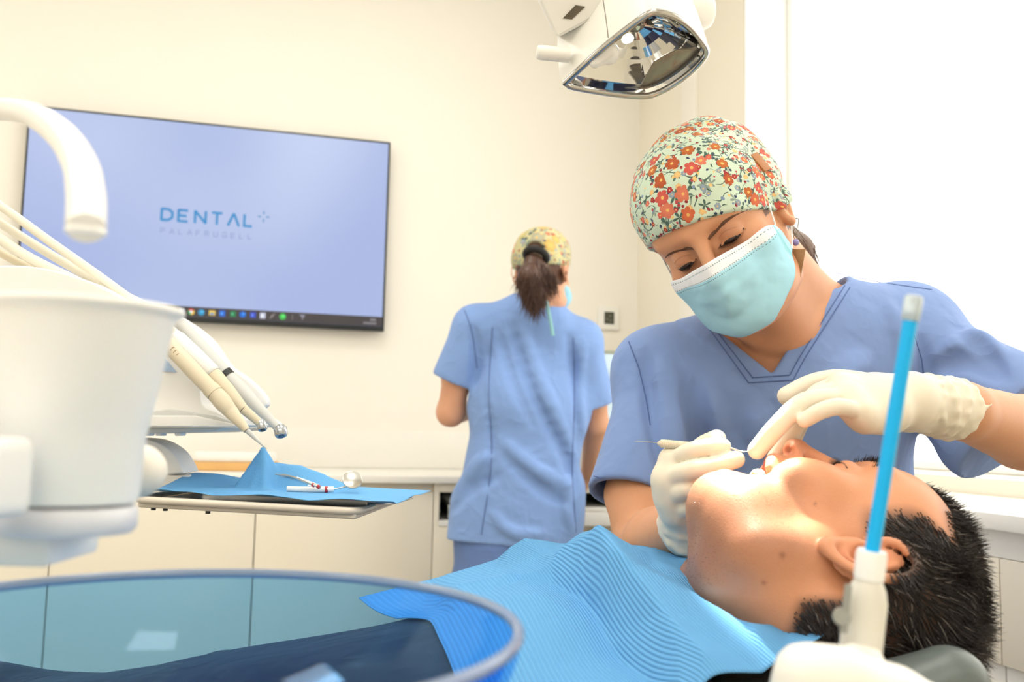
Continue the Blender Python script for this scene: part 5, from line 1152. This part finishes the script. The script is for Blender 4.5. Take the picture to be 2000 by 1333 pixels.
# lower-right grey lens panel of the reflector and the LED shield
m_smoke = mat('smoked_panel', (150, 142, 132), .22, .85, bump=.25, bscale=90)
lp = [(1258, 178), (1250, 170), (1278, 120), (1320, 98), (1362, 94), (1372, 100), (1340, 136), (1300, 164)]
prism('smoked_panel', [tuple(((on_plane(x, y, LC-LN*.004, LN)-LC)@q_) for q_ in axes_from(LN, (1, 0, 0))[:2]) for x, y in lp], LC-LN*.006, axes_from(LN, (1, 0, 0)), .002, m_smoke, mir, .0004)
shc = on_plane(1188, 104, LC+LN*.0, LN); g = Vox(shc-.06, shc+.06, .0022); SAx = axes_from(LN, P(1230, 60, 1.06)-P(1150, 130, 1.06)); g.ell(shc-SAx[1]*.0, (.013, .017, .008), SAx, 0); g.cone(shc, shc+(P(1150, 132, 1.06)-shc)*.7, .0075, .006, .008); v, f = g.mesh(1); put('led_shield', v, f, m_shell, lamp)
m_led_glint = mat('led_emitter', (255, 255, 255), .3, emit=(255, 250, 240), estr=30)
lathe('led', [(0, .001), (.006, .001), (.007, 0), (.006, -.002)], on_plane(1226, 76, LC-LN*.026, LN), LN, m_led_glint, lamp, 18)  # glowing disc standing in for the LED's bright reflection in the mirror
hs_ = [on_plane(x, y, LC+LN*.0-_f*.0, LN) for x, y in ((1192, 74),)]
tube('housing_seam', [P(1188, 74, 1.028), P(1184, 40, 1.028), P(1178, 0, 1.032)], .0006, mat('seam_grey', (150, 146, 136), .6), lamp, 6)
# upper block with dark vent, seam, handle, arm
blk = np.array([[unit(P(1140, 0, 1.06)-P(1060, 0, 1.06)), unit(np.cross(-LN, unit(P(1140, 0, 1.06)-P(1060, 0, 1.06)))), LN]][0])
bcn = P(1128, -4, 1.075); bax = axes_from(unit([.0, -.9, -.45]), P(1143, 10, 1.06)-P(1085, 42, 1.06)); bax2 = np.array([bax[0], bax[1], bax[2]])
obox('sensor_block', bcn+np.array([.0, .03, .012]), bax2, (.040, .026, .045), m_shell, lamp, .008, 3)
m_vent = mat('vent_dark', (98, 88, 72), .5, var=.1, vscale=100)
vc = [P(1100, 36, 1.0), P(1115, 10, 1.0), P(1144, 12, 1.0), P(1128, 38, 1.0)]
pn = bax2[2]; vp = bcn+np.array([.0, .03, .012])+pn*.0452
prism('vent', [tuple((on_plane(x, y, vp, pn)-vp)@q_ for q_ in bax2[:2]) for x, y in ((1099, 36), (1124, 10), (1143, 13), (1117, 38))], vp-pn*.001, bax2, .0018, m_vent, lamp)
h0, h1 = P(1112, 108, 1.075), P(1050, 102, 1.07); lathe('handle', [(.0, 0), (.0085, .0), (.0085, .032), (.0078, .0365), (.006, .038), (0, .038)], h0, h1-h0, m_shell, lamp, 20)
tube('arm', [P(1345, 20, 1.13), P(1372, -20, 1.17), P(1420, -120, 1.25), P(1440, -420, 1.35)], (.018, .016, .018, .022), m_shell, lamp, 18, 6); jt = P(1350, 22, 1.12); lathe('joint', [(0, -.022), (.020, -.022), (.023, -.016), (.023, .016), (.02, .022), (0, .022)], jt, (1, .3, .2), m_shell, lamp, 28)
cpt = P(1440, -420, 1.35); tube('ceiling_pole', [cpt, np.array([cpt[0], cpt[1], (cpt[2]+3.05)/2]), np.array([cpt[0], cpt[1], 3.05])], .022, m_shell, lamp, 18)
spd = bpy.data.lights.new('lamp_beam', 'SPOT'); spd.energy = LAMP_W; spd.spot_size = math.radians(11.2); spd.spot_blend = .45; spd.shadow_soft_size = .02; spd.color = (1.0, .93, .82)
spo = bpy.data.objects.new('lamp_beam', spd); COL.objects.link(spo); spo.parent = lamp; spo.location = [float(x) for x in (wc+LN*.012-base_of(lamp))]; spo.rotation_euler = Vector(TGT-wc).to_track_quat('-Z', 'Y').to_euler()
# ================================================================== DELIVERY UNIT, HANDPIECES, TRAY
m_unit = mat('unit_plastic', (246, 244, 240), .32, bump=.02, bscale=40); m_beige = mat('beige_plastic', (224, 212, 186), .4, bump=.03, bscale=80); m_hose = mat('hose_silicone', (232, 226, 208), .5, bump=.05, bscale=150)
m_greyp = mat('grey_plastic', (212, 213, 210), .4, bump=.03, bscale=80); m_film = mat('clear_film', (176, 200, 230), .15, var=.25, vscale=120, bump=.4, bscale=140); m_head = mat('steel_head', (176, 180, 184), .25, .85, bump=.05, bscale=300)
DU = 1.22
un = thing('delivery_unit', np.array([P(150, 800, DU)[0], P(150, 800, DU)[1], P(150, 842, DU)[2]]), 'white dental delivery unit console holding the handpieces behind the cup', 'dental unit')
PAX = np.array([[1, 0, 0], [0, 0, 1], [0, 1, 0.0]])
def pxprism(name, pts, d, th, m, par, bev=.006, seg=3):
    c = P(pts[0][0], pts[0][1], d); poly = [((P(x, y, d)-c)[0], (P(x, y, d)-c)[2]) for x, y in pts]; return prism(name, poly, c, PAX, th, m, par, bev, 40, seg)
top_c = crom(np.array([(-420, 640), (-250, 572), (-120, 535), (-40, 520), (40, 517), (130, 534), (215, 570), (290, 622), (335, 682), (372, 722), (392, 752), (399, 790), (430, 806), (462, 826)], float), 4)
pxprism('console', [tuple(p) for p in top_c]+[(440, 833), (-420, 838)], DU-.03, .26, m_unit, un, .008)
pxprism('keypad_edge', [(262, 806), (330, 800), (420, 812), (466, 829), (462, 834), (262, 826)], DU-.055, .20, m_greyp, un, .002)
pxprism('instrument_tray_mat', [(262, 812), (380, 812), (462, 830), (458, 835), (262, 834)], DU-.06, .2, m_unit, un, .002)
pxprism('underside', [(255, 836), (440, 836), (420, 842), (375, 845), (255, 848)], DU-.03, .2, m_greyp, un, .002)
for x in (278, 302, 340): pxprism('fitting', [(x, 846), (x+14, 846), (x+12, 852), (x+2, 852)], DU-.02, .02, m_unit, un, .001)
pxprism('label_film', [(296, 690), (314, 690), (346, 728), (300, 724)], DU-.034, .005, m_film, un, 0)
am = crom(np.array([(180, 858), (260, 856), (300, 862), (332, 880), (352, 905), (362, 925)], float), 4); am2 = crom(np.array([(328, 926), (312, 898), (290, 880), (262, 868), (180, 872)], float), 4)
pxprism('tray_arm', [tuple(p) for p in am]+[tuple(p) for p in am2], DU+.02, .06, m_unit, un, .006)
tube('support_arm', [P(-300, 760, DU+.12), P(-420, 800, DU+.2), P(-520, 1000, DU+.3)], .03, m_unit, un, 16)
sp_ = P(-520, 1000, DU+.3); tube('support_post', [sp_, np.array([sp_[0], sp_[1], sp_[2]*.5]), np.array([sp_[0], sp_[1], .0])], .035, m_unit, un, 20)
pxprism('unit_handle', [tuple(p) for p in crom(np.array([(395, 700), (440, 712), (488, 742), (522, 778), (520, 796), (500, 800), (465, 790), (420, 758)], float), 3)], DU+.03, .02, m_unit, un, .007)
def along(pts): return np.array([P(*p) for p in pts])
def lathe_path(name, a, b, prof, m, par, n=20):
    """profile (t along a-b, radius)"""
    a, b = np.asarray(a), np.asarray(b); L = np.linalg.norm(b-a); return lathe(name, [(r, t*L) for t, r in prof], a, b-a, m, par, n)
# ultrasonic scaler
s = thing('ultrasonic_scaler', P(520, 876, DU-.10), 'beige ultrasonic scaler with thin tip pointing at the blue napkin', 'dental handpiece')
a, b = P(318, 662, DU-.075), P(428, 778, DU-.09); c = P(482, 841, DU-.10)
lathe_path('body', a, b, [(0, .0), (0, .008), (.04, .0095), (.5, .0098), (.97, .0092), (1, .0088), (1, 0)], m_beige, s)
lathe_path('collar', b-(b-a)*.16, b+(b-a)*.02, [(0, .0), (0, .0103), (.45, .0103), (.46, .0094), (.56, .0094), (.57, .0103), (1, .0100), (1, 0)], m_beige, s)
lathe_path('nose', b, c, [(0, 0), (0, .0105), (.12, .0108), (.4, .0088), (.42, .0084), (.45, .0086), (1, .0042), (1, 0)], m_beige, s)
tube('tip', [c, P(500, 858, DU-.10), P(513, 870, DU-.10), P(521, 877, DU-.10)], (.0034, .0022, .0012, .0006), m_greyp, s, 8)
a_ = unit(b-a); sdv = unit(np.cross(a_, unit(CAM-a))); tx = a+(b-a)*.18+unit(CAM-a)*.0094
for k in range(3): obox('marking', tx+(b-a)*.05*k, axes_from(unit(CAM-a), a_), (.0022, .003-.0006*k, .0004), mat('marking_brown', (176, 150, 120), .5), s, 0)
tube('hose', along([(322, 666, DU-.075), (296, 640, DU-.06), (180, 566, DU), (60, 505, DU+.04), (-20, 452, DU+.06), (-160, 350, DU+.1), (-290, 330, DU+.14), (-345, 430, DU+.16), (-290, 600, DU+.14)]), .0068, m_hose, s, 12)
# contra-angle
s = thing('contra_angle_handpiece', P(512, 832, DU-.07), 'two-tone contra-angle handpiece with small steel head, middle of the three', 'dental handpiece')
a, b, c, d = P(340, 655, DU-.05), P(414, 730, DU-.06), P(476, 800, DU-.07), P(511, 830, DU-.07)
lathe_path('motor', a, b, [(0, 0), (0, .008), (.1, .010), (.5, .0112), (.97, .0112), (1, .0100), (1, 0)], m_unit, s); lathe_path('body', b, c, [(0, 0), (0, .0098), (.08, .0105), (.6, .0088), (1, .0062), (1, 0)], m_beige, s); lathe_path('neck', c, d, [(0, 0), (0, .0062), (1, .0046), (1, 0)], m_beige, s)
hd_ = unit(np.array([.3, -.35, -.9])); lathe('head', [(0, -.007), (.0045, -.0068), (.006, -.004), (.006, .005), (.005, .0065), (0, .0068)], d+hd_*.001, hd_, m_head, s, 18); lathe('button', [(0, 0), (.003, 0), (.003, .001), (0, .001)], d+hd_*.0075, hd_, m_tvcase, s, 14)
lathe_path('ring', b-(b-a)*.02, b+(b-a)*.02, [(0, .0100), (.0, .0108), (1, .0108), (1, .0100)], m_greyp, s)
tube('hose', along([(344, 660, DU-.05), (318, 634, DU-.045), (210, 552, DU+.03), (100, 474, DU+.06), (0, 402, DU+.08), (-140, 312, DU+.12), (-300, 290, DU+.16), (-375, 430, DU+.18), (-300, 620, DU+.16)]), .0060, m_hose, s, 12)
# turbine
s = thing('turbine_handpiece', P(550, 844, DU-.04), 'slim grey turbine handpiece with black ring and round steel head', 'dental handpiece')
a, b, d = P(352, 632, DU-.02), P(438, 728, DU-.03), P(548, 842, DU-.045)
lathe_path('connector', a, b, [(0, 0), (0, .0078), (.6, .0090), (1, .0088), (1, 0)], m_greyp, s); lathe_path('ring', b-(b-a)*.0, b+(b-a)*.09, [(0, 0), (0, .0095), (1, .0095), (1, 0)], m_tvcase, s); lathe_path('body', b+(b-a)*.09, d, [(0, 0), (0, .0085), (.3, .0088), (.75, .0062), (1, .0045), (1, 0)], m_greyp, s)
lathe('head', [(0, -.008), (.006, -.0076), (.0082, -.004), (.0082, .004), (.0068, .0065), (0, .007)], d+hd_*.001, hd_, m_head, s, 20); lathe('button', [(0, 0), (.004, 0), (.004, .001), (0, .001)], d+hd_*.0078, hd_, mat('blue_cap', (60, 100, 150), .3), s, 14)
tube('hose', along([(356, 638, DU-.02), (330, 622, DU-.015), (240, 576, DU+.05), (150, 528, DU+.08), (60, 474, DU+.1), (0, 436, DU+.11), (-140, 350, DU+.14), (-300, 310, DU+.19), (-400, 430, DU+.2), (-310, 620, DU+.18)]), .0062, m_hose, s, 12)
# spare hoses in the console
for pts in ([(225, 590, DU+.08), (150, 560, DU+.1), (60, 508, DU+.12), (0, 470, DU+.13), (-120, 396, DU+.15), (-290, 360, DU+.2), (-370, 460, DU+.2), (-300, 620, DU+.19)], [(150, 575, DU+.1), (60, 526, DU+.14), (0, 494, DU+.16), (-120, 430, DU+.18), (-280, 400, DU+.2), (-350, 480, DU+.21), (-290, 620, DU+.2)]): tube('hose', along(pts), .0062, m_beige, un, 12)

# ---------------------------------------------------------------- bracket tray, napkin, instruments
TZ = .990; FL, FR, BR, BL = (np.array([-.432, 1.12, TZ+.004]), np.array([-.168, 1.095, TZ-.002]), np.array([-.160, 1.33, TZ]), np.array([-.425, 1.36, TZ+.004]))
m_tray = mat('tray_acrylic', (226, 216, 200), .2, bump=.02, bscale=40); m_lip = mat('tray_lip', (214, 208, 196), .15, trans=.5)
tc = (FL+FR+BR+BL)/4; tx_, ty_ = unit(FR-FL), unit(BR-FR); tyy = unit(ty_-tx_*(ty_@tx_)); tzz = np.cross(tx_, tyy); TA = np.array([tx_, tyy, tzz])
try_ = thing('instrument_tray', tc-[0, 0, .012], 'flat bracket tray carrying the blue napkin below the handpieces', 'tray')
obox('plate', tc-[0, 0, .010], TA, (.132, .117, .0035), m_tray, try_, .003, 3)
ptsl = [tc+tx_*x+tyy*y-[0, 0, .004] for x, y in round_rect(.136, .120, .02, 5)]; v_, f_ = tube_vf(np.array(ptsl+ptsl[:1]), .0045, 8, False); put('rim', v_, f_, m_tray, try_)
tube('wire_handle', [tc+tx_*.130-tyy*.06, tc+tx_*.150-tyy*.02-[0, 0, .002], tc+tx_*.16+tyy*.07-[0, 0, .001]], .0018, m_steel, try_, 8)
for x, y in ((-.12, -.10), (-.105, -.10), (-.05, -.105)): lathe('foot', [(0, 0), (.003, 0), (.003, .004), (0, .004)], tc+tx_*x+tyy*y-[0, 0, .0175], (0, 0, 1), m_tvcase, try_, 10)
obox('arm_mount', P(345, 945, DU+.03)+[0, .02, 0], SA, (.02, .03, .012), m_unit, try_, .004)
m_nap = mat('napkin_blue', (104, 172, 226), .8, bump=.35, bscale=500, detail=3)
nu, nv = 110, 80; G = np.zeros((nu, nv, 3)); pk = P(515, 879, 1.24); pku, pkv = (pk-tc)@tx_, (pk-tc)@tyy; pkh = pk[2]-TZ
for i in range(nu):
    for j in range(nv):
        x = -.138+.313*i/(nu-1); y = -.112+.240*j/(nv-1)
        if y < -.11: pass
        dx, dy = x-pku, y-pkv; r = math.hypot(dx*1.0, dy*1.0); a = math.atan2(dy, dx)
        ex, ey = dx*.9+dy*.43, -dx*.43+dy*.9; tent = pkh*max(0, 1-(abs(ex)/(.036 if ex < 0 else .040)+abs(ey)/.040))
        ridge = .034*max(0, 1-abs(dy-.012-.10*dx)/.03)*ss(dx, -.002, .012)*(1-ss(dx, .02, .15)); cr = .004*math.sin(a*7+r*40)*math.exp(-r/.05)*min(1, r/.012)
        z = max(tent, ridge)+cr*(.3 if y > 0 else 1)+.0025*math.sin(x*24+y*11)*math.sin(y*31-x*9)+.0018*math.sin(x*70)*ss(-y, .08, .12)
        if x < -.06: z += .014*ss(-x, .06, .12)*math.exp(-((y-.05)/.06)**2)
        z = max(z, .0); z += .004*ss(-y, .09, .112)*math.sin(x*22+1)**2
        y2 = y-.010*ss(-y, .08, .112)*(.5+.5*math.sin(x*19))
        G[i, j] = tc+tx_*x+tyy*y2+np.array([0, 0, .0055+z])
v, f, uv = grid_vf(G); nap = put('tray_napkin', v, f, m_nap, None, uv=uv); solidify(nap, .0006); tag(nap, 'crumpled blue paper napkin tented on the instrument tray', 'napkin')
# mouth mirror
mp = P(688, 938, 1.215); mi = thing('mouth_mirror', mp-[0, 0, .02], 'round mouth mirror with white handle lying on the blue napkin', 'dental mirror')
mn = unit(unit(CAM-mp)+np.array([.15, .0, .62])); lathe('mirror_head', [(0, -.0015), (.0115, -.0015), (.0127, -.0008), (.0127, .0010), (.0118, .0016)], mp, mn, m_steel, mi, 32); lathe('mirror_glass', [(0, .0013), (.0116, .0013), (.0117, .0008)], mp, mn, mat('mirror_glass', (253, 251, 244), .2, 0.0), mi, 32)  # plain white face: the mirror's bright reflection is put into its colour
tube('shank', [mp-mn*.001+np.array([-.006, 0, -.008]), P(672, 952, 1.215), P(650, 957, 1.21)], .0011, m_steel, mi, 8); tube('handle', along([(652, 956, 1.21), (610, 957, 1.205), (560, 955, 1.20)]), (.0036, .0040, .0034), m_unit, mi, 12); lathe_path('band', P(640, 956.5, 1.209), P(634, 956.6, 1.208), [(0, .0), (0, .0042), (1, .0042), (1, 0)], mat('red_band', (190, 60, 60), .4), mi, 12)
pb = thing('dental_probe', P(600, 950, 1.19), 'thin steel probe with red bands beside the mouth mirror', 'dental probe')
tube('shaft', along([(538, 927, 1.22), (558, 929, 1.215), (580, 935, 1.205), (606, 945, 1.195), (626, 953, 1.19)]), (.0009, .0014, .0016, .0017, .0015), m_steel, pb, 8)
for x, y, d in ((612, 948, 1.194), (622, 951.5, 1.191)): lathe_path('band', P(x-3, y-1.3, d), P(x+3, y+1.3, d), [(0, 0), (0, .0026), (1, .0026), (1, 0)], MATS['red_band'], pb, 10)
tw = thing('tweezers', P(575, 945, 1.22), 'small steel tweezers half hidden in the folds of the blue napkin', 'tweezers')
for o in (-.0018, .0018): tube('arm', [P(545, 932, 1.235)+[0, 0, o], P(580, 940, 1.23)+[0, 0, o*2.2], P(622, 950, 1.225)+[0, 0, o*.6]], .0011, m_steel, tw, 6)
# probe in the dentist's right hand
hp = thing('hand_probe', P(1350, 872, .90), 'beige-handled scaling probe held in the dentist gloved hand', 'dental probe')
a, b = P(1284, 866, .918), P(1414, 878, .889)
prof = [(0, 0), (.0, .0008), (.05, .0036), (.07, .0042)]+[(.09+.015*k, .0043 if k % 2 else .0038) for k in range(52)]+[(.9, .0042), (.96, .0028), (1, .0014), (1, 0)]
lathe_path('handle', a, b, prof, m_beige, hp, 16)
tube('shank', along([(1412, 878, .889), (1428, 876, .886), (1440, 880, .884), (1452, 883, .881), (1466, 881, .878)]), (.0013, .0011, .0009, .0007, .0004), m_steel, hp, 8); tube('wire', along([(1285, 866, .918), (1265, 864, .921), (1240, 863, .925)]), .0004, m_steel, hp, 6)
# ================================================================== SPITTOON, CUP, SUCTION (foreground)
m_ceramic = mat('spittoon_white', (248, 247, 244), .25, bump=.02, bscale=30); m_cupm = mat('cup_plastic', (254, 254, 252), .4, sss=.1, bump=.03, bscale=60)
# blue glass bowl
m_bowl = bpy.data.materials.new('blue_glass'); m_bowl.use_nodes = True; nt = m_bowl.node_tree; nt.nodes.clear(); T_ = NT(m_bowl)
tr = T_.new('ShaderNodeBsdfTransparent'); gl_ = T_.new('ShaderNodeBsdfGlossy'); gl_.inputs['Roughness'].default_value = .03; lw = T_.new('ShaderNodeLayerWeight'); lw.inputs[0].default_value = .35
nzb = T_.noise(T_.coord(), 6, 2); T_.l.new(T_.mix(nzb.outputs[0], (.48, .745, 1.0, 1), (.54, .785, 1.0, 1)), tr.inputs[0])
mx = T_.new('ShaderNodeMixShader'); T_.l.new(T_.math('MULTIPLY_ADD', lw.outputs['Fresnel'], .10, .008), mx.inputs[0]); T_.l.new(tr.outputs[0], mx.inputs[1]); T_.l.new(gl_.outputs[0], mx.inputs[2]); out = T_.new('ShaderNodeOutputMaterial'); T_.l.new(mx.outputs[0], out.inputs[0])
m_rim = mat('bowl_rim_glass', (170, 188, 214), .12, trans=.5, spec=.6)
BCc = np.array([-.140, .405, .994]); RB = .1475
bo = thing('spittoon_bowl', BCc-[0, 0, .085], 'large blue glass spittoon bowl in the foreground', 'bowl')
pr_o = [(.025, -.085), (.060, -.080), (.098, -.066), (.126, -.042), (.142, -.016), (RB, 0)]; pr_i = [(r_-.0035, z_+.001) for r_, z_ in reversed(pr_o)]
po = crom(np.array(pr_o), 4); pi_ = crom(np.array(pr_i), 4); lathe('bowl', [tuple(p) for p in po]+[tuple(p) for p in pi_], BCc, (0, 0, 1), m_bowl, bo, 96, 60, closed=False)
v_, f_ = tube_vf(np.array([BCc+[RB*math.cos(a)-.0018*math.cos(a), RB*math.sin(a)-.0018*math.sin(a), .001] for a in np.linspace(0, 2*math.pi, 121)]), .0026, 10, False); put('rim', v_, f_, m_rim, bo)
# spittoon body with cup stand and filler spout
DC = .41; CX = P(135, 985, DC)
sb_ = thing('spittoon_unit', np.array([-.46, .36, 0]), 'white spittoon unit with cup platform and curved water spout at the left edge', 'spittoon')
tube('column', [np.array([-.46, .40, 0]), np.array([-.46, .40, .5]), np.array([-.46, .40, 1.0])], (.10, .09, .085), m_ceramic, sb_, 28, 4)
lathe('bowl_seat', [(.0, -.10), (.05, -.11), (.07, -.105), (.06, -.092), (.03, -.0865), (0, -.0865)], BCc, (0, 0, 1), m_ceramic, sb_, 40)
tube('bowl_bracket', [BCc-[0, 0, .105], BCc-[.12, 0, .125], np.array([-.42, .40, .84])], (.035, .04, .05), m_ceramic, sb_, 20)
pz = CX[2]-.0005
lathe('cup_platform', [(0, -.0115), (.0265, -.0115), (.0285, -.009), (.0285, -.002), (.027, 0), (0, 0)], np.array([CX[0], CX[1], pz]), (0, 0, 1), mat('platform_grey', (226, 227, 234), .35, bump=.02), sb_, 40)
obox('platform_arm', np.array([CX[0]-.08, CX[1]+.01, pz-.018]), SA, (.08, .025, .007), m_ceramic, sb_, .004)
kc = P(262, 920, .50); g = Vox(kc-.06, kc+.06, .003); g.ell(kc, (.0165, .015, .0130), None, 0); g.cone(kc, kc+[-.04, .01, .004], .012, .012, .01); v, f = g.mesh(1); put('valve_knob', v, f, mat('cream_knob', (248, 240, 226), .35, bump=.02), sb_)
tube('spout', along([(-260, 260, .80), (-100, 222, .74), (0, 214, .66), (62, 224, .58), (118, 262, .49), (155, 318, .43), (168, 380, .395), (168, 446, .38)]), (.0078,)*8, m_ceramic, sb_, 24, 8); so = P(168, 446, .38)
lathe('spout_outlet', [(.0060, 0.0002), (.0078, .0002), (.0080, -.002), (.006, -.0022)], so, (0, 0, 1), m_ceramic, sb_, 24)
tube('spout_riser', [P(-260, 260, .80), P(-420, 420, .78), np.array([-.46, .42, 1.0])], .012, m_ceramic, sb_, 20)
lc = P(12, 935, .355); obox('push_button_block', lc+np.array([-.020, 0, 0]), SA, (.0215, .02, .0155), m_ceramic, sb_, .006, 4)
# cup
cu = thing('plastic_cup', np.array([CX[0], CX[1], pz]), 'white plastic cup standing on the spittoon platform', 'cup')
hc_ = P(135, 592, DC)[2]-pz; po = [(0, .0015), (.0275, .0015), (.0285, .004), (.0300, hc_*.36), (.0305, hc_*.37), (.0395, hc_*.93), (.0410, hc_*.955), (.0430, hc_*.965), (.0436, hc_*.985), (.0428, hc_), (.0405, hc_*.99), (.0385, hc_*.94), (.0290, hc_*.36), (.027, .004), (0, .004)]
lathe('body', po, np.array([CX[0], CX[1], pz]), (0, 0, 1), m_cupm, cu, 64, 50)
# saliva ejector in its holder
m_straw = mat('ejector_blue', (0, 182, 252), .3, sss=.1, bump=.03, bscale=200); m_strawtip = mat('ejector_tip', (224, 236, 242), .3, trans=.35); DE = .47
e0, e1 = P(1703, 1078, DE), P(1780, 612, DE); ea = unit(e1-e0); EL = np.linalg.norm(e1-e0)
ej = thing('saliva_ejector', e0, 'bright blue saliva ejector straw with clear tip in the foreground', 'saliva ejector')
lathe('tube', [(0, -.006), (.0036, -.006), (.0036, EL), (.0024, EL), (.0024, 0), (0, 0)], e0, ea, m_straw, ej, 24); lathe('tip', [(.0037, EL-.004), (.0044, EL-.003), (.0046, EL+.006), (.0042, EL+.0085), (.003, EL+.009), (0, EL+.009)], e0, ea, m_strawtip, ej, 24)
tube('wire', [e0+ea*.0+np.array([.0026, -.0022, 0]), e0+ea*EL*.5+np.array([.0026, -.0022, 0]), e1+np.array([.0026, -.0022, 0])], .0005, mat('ejector_pale', (120, 205, 240), .3), ej, 6)
sh = thing('suction_handpiece', P(1690, 1290, DE), 'beige suction handpiece with small lever gripping the blue ejector', 'suction handpiece')
bax_ = unit(P(1703, 1078, DE)-P(1676, 1310, DE)); o_ = P(1703, 1078, DE)
lathe('socket', [(.0038, 0.0005), (.0070, .0005), (.0076, -.002), (.0074, -.0135), (.0064, -.0145), (0, -.0145)], o_, bax_, m_ceramic, sh, 28)
lathe('body', [(0, -.0135), (.0062, -.0135), (.0088, -.019), (.0102, -.025), (.0104, -.060), (.0098, -.066), (0, -.066)], o_, bax_, mat('beige_grip', (222, 218, 206), .4, bump=.03), sh, 32)
lv = P(1652, 1190, DE-.012); sxx = unit(np.cross(bax_, unit(CAM-lv))); obox('lever', lv, np.array([unit(CAM-lv), sxx, bax_]), (.003, .0018, .012), mat('lever_grey', (150, 150, 142), .4), sh, .001); lathe('lever_knob', [(0, -.003), (.004, -.003), (.0045, 0), (.004, .003), (0, .003)], P(1644, 1205, DE-.012), unit(CAM-lv), MATS['lever_grey'], sh, 18)
# white holder arm under it
ha = thing('holder_stand', np.array([.18, .36, .86]), 'white rounded holder arm at the bottom edge under the suction handpiece', 'holder stand')
g = Vox(P(1660, 1420, .42)-[.16, .12, .1], P(1660, 1420, .42)+[.2, .12, .12], .004)
q = [P(1572, 1318, .43), P(1640, 1330, .43), P(1740, 1372, .43), P(1900, 1450, .44)]; g.chain(q, (.0115, .0140, .0155, .018), .008); g.cone(P(1572, 1318, .43), P(1560, 1420, .43), .0125, .018, .01); g.cone(P(1680, 1300, DE-.006), P(1672, 1380, DE-.02), .0125, .014, .012)
v, f = g.mesh(1); put('shell', v, f, mat('arm_white', (246, 242, 232), .32, bump=.02), ha)
tube('arm', [P(1900, 1450, .44), P(2300, 1700, .42), np.array([.34, .30, .5]), np.array([.34, .30, .0])], (.02, .024, .028, .03), m_ceramic, ha, 16)
bpy.context.view_layer.update()
